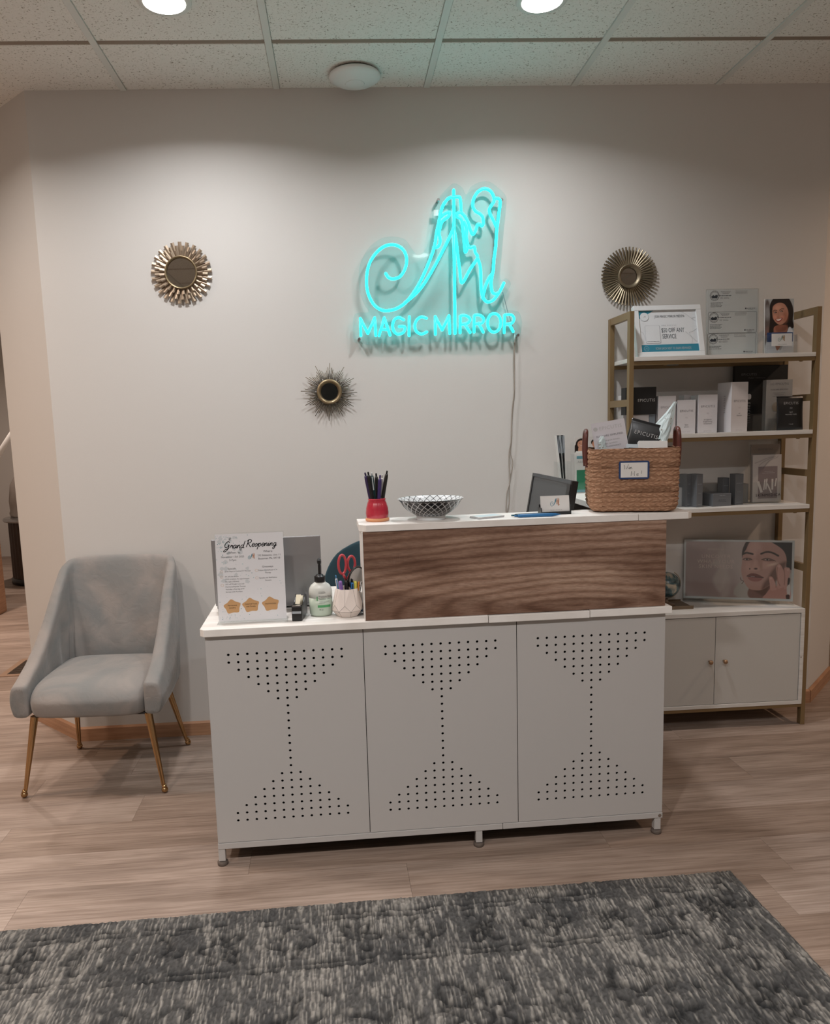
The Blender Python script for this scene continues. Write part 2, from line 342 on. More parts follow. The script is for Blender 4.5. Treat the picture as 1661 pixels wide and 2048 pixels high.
# baseboards
def skirting(name, a, b, n, h=.062, t=.013):
    d = Vector((b[0]-a[0], b[1]-a[1])).normalized(); L = (Vector(b)-Vector(a)).length
    s = B().add([(0, -t, 0), (L, -t, 0), (L, 0, 0), (0, 0, 0), (0, -t, h-.006), (L, -t, h-.006), (L, 0, h), (0, 0, h)], [(0, 1, 5, 4), (4, 5, 6, 7), (1, 2, 6, 5), (0, 4, 7, 3), (0, 3, 2, 1), (3, 7, 6, 2)])
    return struct(s.build(name, BASEW, loc=(a[0], a[1], 0), rot=(0, 0, math.atan2(d.y, d.x))))
skirting('baseboard_back', (CL[0]-.003, 0), (CR[0]+.005, 0), 0); skirting('baseboard_left', CL2, (CL[0], 0), 0); skirting('baseboard_right', (CR[0]+.003, 0), CR2, 0)

# ceiling: plenum slab, tees, tiles
ceil = struct(box('ceiling', CEILM, XL, XR, YF, YB, H+.05, H+.12)); ceil.location = (0, 0, 0)
TX0, TY0, T = .230, -.370, .6096
tile_me = B().add([(0, 0, 0), (T-.03, 0, 0), (T-.03, T-.03, 0), (0, T-.03, 0), (-.007, -.007, .009), (T-.023, -.007, .009), (T-.023, T-.023, .009), (-.007, T-.023, .009)],
                  [(0, 3, 2, 1), (0, 1, 5, 4), (1, 2, 6, 5), (2, 3, 7, 6), (3, 0, 4, 7)]).mesh('ceiling_tile')
tile_me.materials.append(CEILM)
def blocked(x, y):     # inside the solid block of walls
    return -.46 < x and x < 3.3 and y > .30
for i in range(-7, 9):
    for j in range(-9, 10):
        x, y = TX0+i*T+.015, TY0+j*T+.015
        if x < XL-T or x > XR or y < YF-T or y > YB or (x > -.47 and x < 3.2 and y > .1): continue
        link('ceiling_tile', tile_me, ceil, (x, y, H-.002))
for i in range(-5, 9):
    x = TX0+i*T; ye = 0 if CL[0] < x < CR[0] else YB
    box('ceiling_tee', TEE, x-.012, x+.012, YF, ye, H-.006, H+.02, ceil)
for j in range(-7, 10):
    y = TY0+j*T
    for a, b in ([(XL, XR)] if y < 0 else [(XL, CL2[0]), (CR2[0], XR)]):
        box('ceiling_tee', TEEX, a, b, y-.012, y+.012, H-.001, H+.02, ceil)

# recessed downlights, each with its own lamp
def downlight(x, y, watt, col, label):
    t = thing('ceiling_downlight', label, 'ceiling light', (x, y, H), group='recessed ceiling downlights')
    B().lathe([(.066, -.012), (.082, -.012), (.086, -.006), (.086, .0), (.066, .0), (.066, -.012)], 40, cap=(False, False)).build('trim_ring', TEE, t)
    B().lathe([(.067, -.0095), (.066, -.013), (.05, -.018), (.025, -.021), (.001, -.022)], 40, cap=(True, True)).build('diffuser', LAMP, t)
    l = bpy.data.lights.new('downlight_lamp', 'AREA'); l.shape = 'DISK'; l.size = .13; l.energy = watt; l.color = col; l.spread = math.radians(150)
    o = bpy.data.objects.new('lamp', l); COL.objects.link(o); o.parent = t; o.location = (0, 0, -.024)
    return t
names = ['round white downlight, lit, in the ceiling tile above the chair', 'round white downlight, lit, in the ceiling tile right of the neon sign']
for k, (x, y, wt, c) in enumerate(DOWN):
    downlight(x, y, wt, c, names[k] if k < 2 else 'round white downlight, lit, in the ceiling outside the photograph')

# floor: subfloor with separate planks
floor = struct(box('floor', mat('subfloor', '#3a322b', .9), XL, XR, YF, YB, -.12, -.004))
PH, PL, TH = .189, 1.13, .018
plank_me = B().box(.0003, PL-.0003, .0002, PH-.0002, -.0045, 0).mesh('floor_plank'); plank_me.materials.append(PLANK)
cs, sn = math.cos(TH), math.sin(TH); joints = {-5: 2.19, -4: 2.30, -3: .687, -2: 2.10, -1: .248}
for j in range(-22, 29):
    v = -.755+PH*(j+1)-.0; off = joints.get(j, random.Random(j).uniform(0, PL))
    u0 = off-math.ceil((off+4)/PL)*PL
    for k in range(0, 9):
        u = u0+k*PL; x, y = u*cs-v*sn, u*sn+v*cs
        if x+PL < XL+.9 or x > XR-.6 or y < YF+1.2 or y > YB-.9: continue
        if y > .05 and x > -.45 and x+PL < 3.3 : continue
        if y > 1.2 and (x > 3.3): continue
        link('floor_plank', plank_me, floor, (x, y, 0), (0, 0, TH))
rest = B(); rest.box(XL, XR, YF, YF+1.25, -.004, -.0005).box(XL, XL+1., YF+1.25, YB-1, -.004, -.0005).box(XR-.7, XR, YF+1.25, YB-1, -.004, -.0005).box(XL, XR, YB-1, YB, -.004, -.0005).box(3.3, XR-.7, 1, YB-1, -.004, -.0005)
rest.build('plank_field', PLANK, floor)

# hall on the left
tr = struct(box('wall_hall_stub', mat('hall_paint', '#d8cdbf', .6), XL, -1.66, 2.56, 2.70, 0, H))
struct(box('trim_1', BASEW, -1.675, -1.625, 2.545, 2.715, 0, H, bevel=.004))
struct(box('baseboard_hall', BASEW, XL, -1.675, 2.545, 2.56, 0, .085))
vt = thing('floor_vent', 'wood-framed floor register with dark slats in the hall floor', 'vent', (-.70, 1.16, 0))
b = B(); b.box(-.25, .25, -.17, -.135, 0, .004).box(-.25, .25, .135, .17, 0, .004).box(-.25, -.215, -.135, .135, 0, .004).box(.215, .25, -.135, .135, 0, .004); b.build('frame', mat('vent_wood', '#8d7058', .5), vt)
box('duct', DARKIN, -.215, .215, -.135, .135, -.003, .0005, vt)
sl = B().box(-.215, .215, -.0035, .0035, 0, .003).mesh('slat'); sl.materials.append(mat('vent_slat', '#4a3a2c', .5))
for k in range(14): link('slat', sl, vt, (0, -.125+k*.0192, .001))
# far end of the hall
hb = thing('waste_bin', 'tall dark brown ribbed bin with a steel rim at the end of the hall', 'bin', (-1.80, 3.98, 0))
b = B(); n = 72; b.ring([[((.27+.006*(k % 2))*math.cos(2*PI*k/n), (.27+.006*(k % 2))*math.sin(2*PI*k/n), z) for k in range(n)] for z in (.05, .58)], 0, False); b.build('drum', mat('bin_brown', '#3b2a20', .55), hb)
B().lathe([(.28, 0), (.29, .01), (.29, .05), (.27, .06)], 48).build('base_ring', BLACK, hb)
B().lathe([(.27, .58), (.31, .585), (.318, .60), (.31, .615), (.27, .615)], 48).build('rim', STEEL, hb)
gm = thing('draped_cloth', 'pale grey cloth hanging in a heap over the brown bin', 'cloth', (-1.85, 3.98, .615))
n = 60; R = []
for z, s_ in ((0, .2), (.03, .215), (.15, .2), (.3, .17), (.42, .12), (.5, .05)):
    R.append([(s_*(1+.12*math.sin(5*t+z*9)+.06*math.sin(11*t))*math.cos(t), s_*.6*(1+.1*math.sin(4*t-z*8))*math.sin(t), z) for t in np.linspace(0, 2*PI, n, endpoint=False)])
B().ring(R).build('cloth', mat('pale_cloth', '#a39a94', .85), gm)
B().tube(crom([(.07, -.17, .42), (.05, -.19, .3), (.02, -.17, .18), (.04, -.16, .06)]), .012, 6).build('strap', BLACK, gm)
hr = thing('stair_rail', 'white sloping handrail at the end of the hall', 'handrail', (-2.05, 3.6, 0))
B().cyl((-.35, 0, .62), (.25, 0, 1.42), .025, n=10).build('rail', WHITE, hr); box('post', WHITE, -.36, -.32, -.02, .02, 0, .66, hr)

# smoke detector / access point on the ceiling
sd = thing('ceiling_sensor', 'round white flat dome sensor on the ceiling above the neon sign', 'sensor', (1.152, -.125, H))
B().lathe([(.088, .0), (.088, -.010)], 48).build('mounting_plate', mat('sensor_gap', '#5a5550', .6), sd)
B().lathe([(.098, -.010), (.101, -.016), (.098, -.022), (.08, -.032), (.05, -.040), (.0382, -.0420)], 48, cap=(True, False)).build('cover', WHITE, sd)
B().lathe([(.0375, -.036), (.0375, -.0425), (.034, -.0435), (.001, -.044)], 40).build('centre_disc', WHITE, sd)
B().lathe([(.0384, -.0400), (.0374, -.0400)], 40, cap=(False, False)).build('groove', mat('groove_dark', '#2b2b2b', .6), sd)

# ================================================================== NEON SIGN
def r3(L, y): return [(a/1000, y, c/1000) for a, c in L]
ART = [[(1546,2288),(1543,1993),(1540,1714)],[(1256,1963),(1267,1947),(1288,1941),(1316,1951),(1338,1984),(1344,2024),(1328,2060),(1292,2077),(1251,2070),(1213,2040),(1186,1996),(1175,1939),(1180,1885),(1202,1840),(1233,1817),(1266,1814),(1303,1824),(1341,1850),(1380,1899),(1418,1965),(1458,2057),(1473,2128),(1486,2180),(1498,2224),(1522,2254),(1543,2260),(1566,2260),(1571,2256),(1574,2235),(1575,2203)],[(1332,1844),(1370,1872),(1408,1911),(1456,1982),(1504,2065),(1535,2122),(1543,2140)],[(1489,2182),(1507,2195),(1528,2201),(1521,2184),(1497,2167),(1487,2145),(1482,2119),(1486,2088),(1476,2066),(1458,2063)],[(1575,2200),(1590,2183),(1603,2160),(1612,2129),(1621,2112),(1633,2125),(1642,2149),(1652,2151),(1661,2144),(1667,2157),(1664,2179),(1652,2193),(1634,2204),(1624,2226),(1628,2252),(1647,2280),(1675,2291),(1698,2281),(1711,2259),(1712,2240),(1699,2222),(1692,2207),(1696,2190),(1710,2163),(1720,2141)],[(1712,2253),(1737,2245),(1733,2198),(1723,2132),(1717,2061),(1709,2008),(1704,1959),(1688,1937),(1671,1901),(1659,1856)],[(1574,2200),(1559,2196),(1560,2183),(1576,2170),(1582,2126),(1586,2081),(1590,2041),(1602,2063),(1611,2059),(1627,2063),(1631,2041),(1640,2018),(1609,1974),(1573,1918),(1565,1971),(1557,2038),(1551,2095),(1545,2126)],[(1640,2018),(1651,1982),(1653,1924),(1655,1879),(1666,1849),(1682,1839),(1706,1848),(1730,1877),(1750,1914)],[(1704,1959),(1696,1919),(1699,1882),(1711,1871),(1726,1875)],[(1602,2063),(1595,2099),(1597,2134),(1587,2161)]]
LET = [[[(1144,1715),(1144,1785),(1173,1723),(1204,1786),(1206,1714)]],[[(1220,1713),(1244,1785),(1266,1714)],[(1231,1738),(1259,1737)]],
 [[(1325,1775),(1307,1784),(1288,1778),(1278,1755),(1283,1730),(1300,1717),(1323,1725),(1329,1746),(1306,1748)]],[[(1349,1787),(1346,1710)]],
 [[(1421,1779),(1400,1785),(1380,1773),(1371,1750),(1377,1727),(1398,1715),(1421,1723)]],[[(1457,1712),(1458,1785),(1486,1729),(1516,1787),(1518,1714)]],
 [[(1562,1716),(1564,1786),(1587,1786),(1604,1772),(1595,1755),(1565,1750)],[(1582,1752),(1604,1716)]],[[(1621,1717),(1623,1787),(1646,1786),(1662,1772),(1655,1754),(1624,1751)],[(1641,1753),(1660,1716)]],
 [[(1735,1752),(1731,1733),(1721,1720),(1706,1715),(1692,1720),(1682,1735),(1679,1754),(1683,1773),(1693,1787),(1707,1791),(1722,1786),(1732,1772),(1735,1752)]],
 [[(1749,1712),(1752,1786),(1781,1784),(1792,1767),(1780,1749),(1752,1747)],[(1771,1747),(1788,1715)]]]
OUTL = [(1118,1690),(1112,1736),(1117,1795),(1141,1810),(1180,1812),(1156,1857),(1143,1925),(1152,2005),(1192,2071),(1244,2105),(1294,2111),(1340,2099),(1367,2063),(1385,2040),(1408,2040),(1427,2062),(1442,2106),(1453,2168),(1464,2220),(1488,2264),(1521,2298),(1549,2317),(1581,2301),(1599,2271),(1618,2301),(1651,2318),(1692,2322),(1729,2299),(1761,2268),(1766,2233),(1755,2136),(1745,2038),(1736,1934),(1762,1934),(1781,1911),(1757,1866),(1737,1821),(1770,1804),(1813,1796),(1827,1750),(1817,1695),(1798,1673),(1774,1678),(1745,1672),(1717,1679),(1683,1671),(1655,1680),(1621,1673),(1593,1680),(1560,1673),(1527,1682),(1493,1675),(1465,1684),(1422,1673),(1394,1681),(1356,1673),(1319,1682),(1276,1673),(1234,1682),(1187,1675),(1150,1683)]
ns = thing('neon_sign', 'glowing cyan neon wall sign, a kneeling figure drawn as a letter above two words', 'neon sign', (0, 0, 0))
pl = [tuple(q) for q in crom([(a/1000, c/1000) for a, c in OUTL], 4, True)]
B().prism(pl[::-1] if False else pl, -.030, -.025).build('backing_panel', ACR2, ns)
def opaque_back(o):          # flexible neon is opaque on the side turned to the wall
    for f in o.data.polygons:
        if f.normal.y > .6: f.material_index = 1
for k, s_ in enumerate(ART):
    P = r3(s_, -.038-.0012*(k % 3)); P = crom(P, 6) if len(P) > 3 else P
    b = B().tube(P, .0060, 12); b.sphere(P[0], .0060, 8).sphere(P[-1], .0060, 8); opaque_back(b.build('neon_tube', [NEON, NEONB], ns))
for L in LET:
    b = B()
    for s_ in L:
        P = r3(s_, -.038)
        if len(P) > 5 and not (s_ is LET[5][0]): P = crom(P, 5)
        if len(s_) == 6: P = r3(s_[:2], -.038)+crom(r3(s_[1:], -.038), 5)[1:]
        if len(P) < 6:
            for a_, c_ in zip(P[:-1], P[1:]): b.tube([a_, c_], .0055, 12)
            for q in P: b.sphere(q, .0055, 8)
        else: b.tube(P, .0055, 8).sphere(P[0], .0055, 8).sphere(P[-1], .0055, 8)
    opaque_back(b.build('neon_letter', [NEON, NEONB], ns))
for x, z in ((1.482, 2.252), (1.745, 2.247), (1.136, 1.700), (1.808, 1.700)):
    B().cyl((x, -.040, z), (x, 0, z), .006, n=10).build('standoff', STEEL, ns)
B().box(1.462, 1.482, -.032, -.031, 2.190, 2.213).build('sticker', PAPER, ns)
CORDM = mat('cord_tan', '#a39a90', .5)
cd = thing('sign_cord', 'thin pale power cord hanging down the wall below the neon sign', 'cord', (0, 0, 0))
B().tube(crom(r3([(1749,1881),(1770,1799),(1786,1752),(1793,1715),(1799,1690)], -.018), 5), .0014, 6).build('sign_lead', mat('clear_lead', '#7f8a8c', .3), cd)
B().cyl((1.799, -.018, 1.705), (1.798, -.018, 1.672), .0035, n=8).build('connector', PAPER, cd)
B().tube(crom(r3([(1798,1690),(1795,1604),(1796,1484),(1785,1387),(1780,1264),(1770,1205),(1772,1135),(1772,1076),(1758,1026),(1755,940),(1756,884),(1758,700),(1752,300)], -.014), 5), .0021, 6).build('cable', CORDM, cd)
B().tube(crom(r3([(1799,1690),(1798,1595),(1797,1460),(1791,1411),(1785,1338),(1783,1264),(1777,1205),(1786,1155),(1771,1076),(1770,995),(1759,940),(1754,864),(1760,700),(1756,300)], -.012), 5), .0021, 6).build('cable', CORDM, cd)

# ================================================================== SUNBURST MIRRORS
def mirror_base(name, label, x, z, rg, ring_prof, mt, n=56):
    t = thing(name, label, 'mirror', (x, 0, z), group='gold sunburst wall mirrors')
    B().ring([[(r*math.cos(2*PI*k/n), -y, r*math.sin(2*PI*k/n)) for k in range(n)] for r, y in ring_prof], cap=(False, False)).build('frame_ring', mt, t)
    yg = ring_prof[-1][1]-.003
    B().flat([(rg*1.02*math.cos(2*PI*k/n), rg*1.02*math.sin(2*PI*k/n)) for k in range(n)], -yg).build('mirror_glass', MIRROR, t)
    return t
# 1: three tiers of flat slats round a large mirror
m1 = mirror_base('sunburst_mirror', 'gold mirror ringed by layered stubby slats, left end of the wall', .415, 1.989, .058, [(.062, .005), (.067, .022), (.0655, .026), (.062, .0265), (.0605, .022), (.058, .018)], AGOLD)
def slat_me(r0, r1, w_, y0, y1, bow=.0): 
    b = B(); b.add([(-w_/2, -y0, r0), (w_/2, -y0, r0), (w_/2, -y1, r1), (-w_/2, -y1, r1), (0, -y0-.0022, r0), (0, -y1-.0022, r1-.0015), (-w_/2, -y0+.002, r0), (w_/2, -y0+.002, r0), (w_/2, -y1+.002, r1), (-w_/2, -y1+.002, r1)],
          [(0, 4, 5, 3), (4, 1, 2, 5), (6, 9, 8, 7), (0, 3, 9, 6), (1, 7, 8, 2), (3, 5, 2, 8, 9)]); me = b.mesh('slat'); me.materials.append(AGOLD2); return me
N = 25
for (r0, r1, w_, y0, y1, ph) in ((.050, .124, .0145, .006, .010, 0), (.050, .108, .011, .011, .016, .5), (.062, .088, .0090, .016, .021, .25)):
    me = slat_me(r0, r1, w_, y0, y1)
    for k in range(N): link('slat', me, m1, (0, 0, 0), (0, 2*PI*(k+ph)/N, 0))
# 2: needles of varied length round a small dark mirror
m2 = mirror_base('sunburst_mirror', 'small starburst mirror with thin pointed needle rays, below the neon sign', 1.003, 1.489, .0365, [(.046, .006), (.0535, .018), (.052, .028), (.046, .032), (.040, .027), (.0365, .018)], AGOLD)
me = B().cyl((0, 0, .50), (0, 0, 1), .0017, .0013, 6).mesh('needle'); me.materials.append(AGOLD3)
for k in range(84):
    ph = (k % 7); L = {0: .122, 1: .104, 2: .094, 3: .086, 4: .084, 5: .092, 6: .102}[ph]*random.uniform(.96, 1.02)
    o = link('needle', me, m2, (0, -.012-.004*(k % 2), 0), (0, 2*PI*k/84+.05, 0)); o.scale = (1, 1, L); o.rotation_euler[0] = 0
# 3: two tiers of fine slats round a small mirror
m3 = mirror_base('sunburst_mirror', 'sunburst mirror with dense thin flat rays, above the white shelf unit', 2.293, 1.934, .0345, [(.046, .006), (.0505, .022), (.050, .027), (.045, .028), (.0345, .014)], AGOLD3)
for (r0, r1, w_, y0, y1, ph) in ((.045, .121, .0066, .010, .017, 0), (.045, .111, .0060, .004, .006, .5)):
    me = slat_me(r0, r1, w_, y0, y1); me.materials.clear(); me.materials.append(AGOLD3)
    for k in range(50): link('ray', me, m3, (0, 0, 0), (0, 2*PI*(k+ph)/50, 0))

# ================================================================== RECEPTION DESK  (local: x along the front, y into the room's back, front face at y=0)
DA = .02059; D0 = Vector((.61196, -1.06429, 0))
def DW(x, n, z=0): return (D0.x+x*math.cos(DA)-n*math.sin(DA), D0.y+x*math.sin(DA)+n*math.cos(DA), z)
ZT, ZC, WD = .756, 1.047, 1.4168
desk = thing('reception_desk', 'white reception desk with perforated front panels and a raised brown wood counter front', 'desk', D0, (0, 0, DA))
# three perforated front panels with real holes
def perforated(w_, z0, z1, margin=.0655, top=.0545, bot=.0715, r=.0042):
    xs = [0]+[margin+k*(w_-2*margin)/12 for k in range(13)]+[w_]; cx = xs[1:-1]
    zt = z1-top; zb = z0+bot; cz = [zb+k*(zt-zb)/22 for k in range(23)]
    row = {}
    for k in range(23):
        q = 22-k; h = min(k, q)          # rows from either end
        half = {0: 6, 1: 6, 2: 5, 3: 4, 4: 3, 5: 2, 6: 1}.get(h, 0); row[k] = set(range(6-half, 7+half))
    hx = (cx[1]-cx[0])/2; hz = (cz[1]-cz[0])/2
    X = [0]+[c-hx for c in cx]+[cx[-1]+hx, w_]; Z = [z0]+[c-hz for c in cz]+[cz[-1]+hz, z1]
    b = B()
    for i in range(len(X)-1):
        for k in range(len(Z)-1):
            hi, hk = i-1, k-1
            if 0 <= hi < 13 and 0 <= hk < 23 and hi in row[hk]:
                n = 12; cxx, czz = cx[hi], cz[hk]; o = len(b.v)
                def edge(t):
                    a, c = math.cos(t), math.sin(t); s_ = min(hx/abs(a) if abs(a) > 1e-9 else 9, hz/abs(c) if abs(c) > 1e-9 else 9); return (cxx+a*s_, 0, czz+c*s_)
                tc = math.atan2(hz, hx); T_ = [0, tc, PI/2, PI-tc, PI, PI+tc, 1.5*PI, 2*PI-tc]
                V = [edge(t) for t in T_]+[(cxx+r*math.cos(t), 0, czz+r*math.sin(t)) for t in T_]+[(cxx+r*math.cos(t), .0022, czz+r*math.sin(t)) for t in T_]
                m_ = 8; b.add(V, [(j, (j+1) % m_, m_+(j+1) % m_, m_+j) for j in range(m_)]+[(m_+j, m_+(j+1) % m_, 2*m_+(j+1) % m_, 2*m_+j) for j in range(m_)])
            else:
                b.add([(X[i], 0, Z[k]), (X[i+1], 0, Z[k]), (X[i+1], 0, Z[k+1]), (X[i], 0, Z[k+1])], [(0, 1, 2, 3)])
    b.add([(0, 0, z0), (w_, 0, z0), (w_, .002, z0), (0, .002, z0), (0, 0, z1), (w_, 0, z1), (w_, .002, z1), (0, .002, z1)], [(0, 3, 2, 1), (4, 5, 6, 7), (0, 4, 7, 3), (1, 2, 6, 5)])
    me = b.mesh('front_panel'); me.materials.append(DW_); return me
pw = WD/3; pm = perforated(pw-.0022, .0752, .7318, top=.0598, bot=.0698)
for k in range(3): link('front_panel', pm, desk, (k*pw+.0011, 0, 0))
b = B(); b.box(.001, WD-.001, .0065, .012, .08, .73); b.build('panel_shade_sheet', DARKIN, desk)  # near-black sheet put in for the shade behind the holes
box('side_panel', DW_, 0, .012, .003, .50, .0735, ZT-.022, desk); box('side_panel', DW_, WD-.012, WD, .003, .50, .0735, ZT-.022, desk)
box('bottom_panel', DARKIN, .012, WD-.012, .012, .50, .074, .08, desk)
# steel frame and feet
def rail(x0, x1, y0, y1): box('frame_rail', DW_, x0, x1, y0, y1, .055, .0735, desk, bevel=.001)
rail(.0, .893, -.002, .022); rail(.8945, WD, -.002, .022); rail(0, WD, .478, .50); rail(0, .022, .0225, .4775); rail(WD-.022, WD, .0225, .4775)
for x in (.010, .818, 1.402):
    for y in (.0105, .489):
        l = box('leg', DW_, x-.0105, x+.0105, y-.0105, y+.0105, .0145, .0735 if x < .1 or x > 1.3 else .0545, desk, bevel=.0015)
        B().lathe([(.006, .012), (.006, .016)], 12, c=(x, y, 0)).build('adjuster_bolt', BLACK, l)
        B().lathe([(.016, 0), (.0165, .003), (.0165, .009), (.012, .0125)], 24, c=(x, y, 0)).build('foot_pad', mat('foot_rubber', '#5c524b', .7), l)
B().cyl((1.4075, -.003, .064), (1.4075, .002, .064), .0055, .0055, 10).build('bolt', STEEL, desk)
for x in (.21, .45, .64, .77, 1.06, 1.24): B().sphere((x, .01, .0545), .0045, 8, sc=(1, 1, .7)).build('screw', mat('screw_white', '#c9c6c0', .4), desk)
# worktop boards
def board(name, poly, z0, z1, m=DTOP): return B().slab(poly, z0, z1).build(name, m, desk, bevel=.0015)
board('worktop_board', [(-.012, -.002), (.001, -.016), (.8535, -.016), (.8535, .53), (-.012, .53)], ZT-.0225, ZT)
board('worktop_board', [(.8555, -.016), (1.1695, -.016), (1.1695, .53), (.8555, .53)], ZT-.0235, ZT-.0015)
board('worktop_board', [(1.1710, -.016), (1.430, -.016), (1.430, .53), (1.1710, .53)], ZT-.0225, ZT-.0005)
# return wing towards the wall
board('return_board', [(1.02, .532), (1.430, .532), (1.430, 1.0), (1.02, 1.0)], ZT-.0225, ZT)
box('return_panel', DW_, 1.405, 1.417, .501, .99, .0735, ZT-.0225, desk)
for y in (.98,): 
    for x in (1.04, 1.402): box('leg', DW_, x-.0105, x+.0105, y-.0105, y+.0105, 0, ZT-.0225, desk, bevel=.0015)
# raised counter
HB = ZC-.0215
box('counter_side', DTOP, .482, .494, .0085, .15, ZT+.0005, HB, desk); hp = box('counter_front', OAK, .4822, 1.4115, -.0065, .008, ZT+.0005, HB, desk, bevel=.0006)
box('counter_side', DTOP, .479, .4818, -.0065, .15, ZT+.0005, HB, desk); box('counter_side', OAK, 1.400, 1.4115, .0085, .98, ZT+.0005, HB, desk)
box('counter_side', mat('counter_inner_brown', '#54443a', .6), 1.31, 1.322, .62, .98, ZT+.0005, HB, desk)
board('counter_board', [(.472, .012), (.492, -.010), (1.3215, -.010), (1.3215, .155), (.472, .155)], HB+.0005, ZC)
board('counter_board', [(1.3230, -.010), (1.478, -.010), (1.496, .006), (1.496, .155), (1.3230, .155)], HB-.0002, ZC-.0007)
board('counter_board', [(1.30, .157), (1.496, .157), (1.496, 1.0), (1.325, 1.0)], HB, ZC-.0003)

# ================================================================== GREY VELVET CHAIR
chair = thing('accent_chair', 'grey velvet slipper chair with sloping arms and slim gold legs, by the left corner', 'chair', (.081, -.315, 0), (0, 0, -.048))
# shell: swept wall, left arm tip -> back -> right arm tip
NS, NP = 72, 20
def shell_path(t):      # t 0..1 ; returns plan x,y and unit normal outward, wall height, lean
    pts = [(-.268, -.262), (-.262, -.18), (-.252, -.06), (-.238, .08), (-.213, .165), (-.15, .198), (0, .205), (.15, .198), (.213, .165), (.238, .08), (.252, -.06), (.262, -.18), (.268, -.262)]
    P = shell_path.P; f = t*(len(P)-1); i = min(int(f), len(P)-2); q = P[i]+(P[i+1]-P[i])*(f-i); d = P[i+1]-P[i]; d = d/np.hypot(*d); return q, np.array([-d[1], d[0]])
shell_path.P = crom([(-.240, -.245), (-.240, -.17), (-.236, -.06), (-.228, .08), (-.222, .155), (-.175, .194), (0, .204), (.175, .194), (.222, .155), (.228, .08), (.236, -.06), (.240, -.17), (.240, -.245)], 12)
def hgt(y):             # top of the wall as a function of depth at the base
    ys = [-.25, -.20, -.12, -.05, .02, .08, .13, .17, .21]; zs = [.432, .452, .492, .545, .625, .725, .795, .822, .834]
    return float(np.interp(y, ys, zs))
rings = []; zb = .315
for i in range(NS+1):
    q, nrm = shell_path(i/NS); Ht = hgt(q[1]); th = .027-.005*min(1, max(0, (Ht-.5)*3.3)); ring = []
    if i in (0, NS): th *= .72
    fx = min(1., i/3., (NS-i)/3.)
    prof = [(-1, 0), (-1, .2), (-1, .4), (-1, .6), (-1, .8), (-1, .93)]+[(-math.cos(a), 1+0) for a in ()]
    pr = [(-1, v_) for v_ in (0, .12, .25, .4, .55, .7, .82, .92)]+[(-.8, .985), (-.35, 1.0), (.35, 1.0), (.8, .985)]+[(1, v_) for v_ in (.92, .82, .7, .55, .4, .25, .12, 0)]
    for (s_, v_) in pr:
        z = zb+(Ht-zb)*v_; lean = .075*max(0, (z-.42)/.4)**1.15*max(0, min(1, (q[1]+.10)/.22)); nar = 1-.015*max(0, (z-.45)/.4)**1.2
        wr = 0
        if s_ < 0 and .05 < v_ < .9 and q[1] > -.05: wr = .010*math.sin(i*1.55+5*v_)*math.exp(-((z-.475)/.075)**2)+.003*math.sin(i*.7+9*v_)
        x_, y_ = q+nrm*(s_*(th+ (.006*math.sin(PI*v_))) + (-wr if s_ < 0 else 0))*1.0
        x_ *= (nar if z > .45 else 1.0)*(1+.09*math.sin(PI*min(1, v_))*(.3 if q[1] < .1 else 0))
        ring.append((x_, y_+lean, z))
    rings.append(ring)
B().ring([[(x, y, z) for x, y, z in r_] for r_ in rings]).build('back_shell', VELVET, chair, sub=1)
# seat cushion
V = []; n = 44
def sup(t, a, b, e): c, s_ = math.cos(t), math.sin(t); return (a*abs(c)**e*(1 if c > 0 else -1), b*abs(s_)**e*(1 if s_ > 0 else -1))
R = []
for z, s_, bulge in ((.308, .92, 0), (.315, .985, 0), (.34, 1.0, .006), (.375, 1.0, .010), (.405, .985, .008), (.424, .95, .004), (.437, .87, 0), (.446, .7, 0), (.452, .4, 0), (.454, .05, 0)):
    row = []
    for k in range(n):
        x, y = sup(2*PI*k/n, .219*s_, .205*s_, .32)
        if y < 0: y -= bulge*1.5+.012
        zz = z+(.006*math.sin(k*2.3)*(.004 if z > .43 else 0))-(.0 if z < .4 else .018*max(0, (-y-.1)/.12))
        wv = .0022*math.sin(k*3.1) if .31 < z < .36 and y < -.15 else 0
        row.append((x, y-.038+wv, zz))
    R.append(row)
B().ring(R).build('seat_cushion', VELVET, chair, sub=1)
B().box(-.205, .205, -.215, .17, .306, .314).build('seat_base', mat('seat_base_fabric', '#3c3a38', .9), chair, bevel=.01)
for (tx, ty), (fx_, fy_) in zip([(-.215, -.19), (.210, -.19), (-.19, .13), (.19, .13)], [(-.266, -.222), (.260, -.220), (-.226, .212), (.241, .215)]):
    b = B(); n = 16; rr = []
    for z, r_ in ((.305, .0155), (.16, .0115), (.022, .0075)):
        t = (.305-z)/.305; cx_, cy_ = tx+(fx_-tx)*t, ty+(fy_-ty)*t
        rr.append([(cx_+r_*(1-.16*(k % 2))*math.cos(2*PI*k/n), cy_+r_*(1-.16*(k % 2))*math.sin(2*PI*k/n), z) for k in range(n)])
    lg = b.ring(rr, smooth=False).build('leg', GOLD, chair)
    B().sphere((fx_, fy_, .0125), .0125, 16).cyl((fx_, fy_, .018), (fx_+(tx-fx_)*.06, fy_+(ty-fy_)*.06, .030), .010, .0085, 14).build('ball_foot', GOLD, lg)

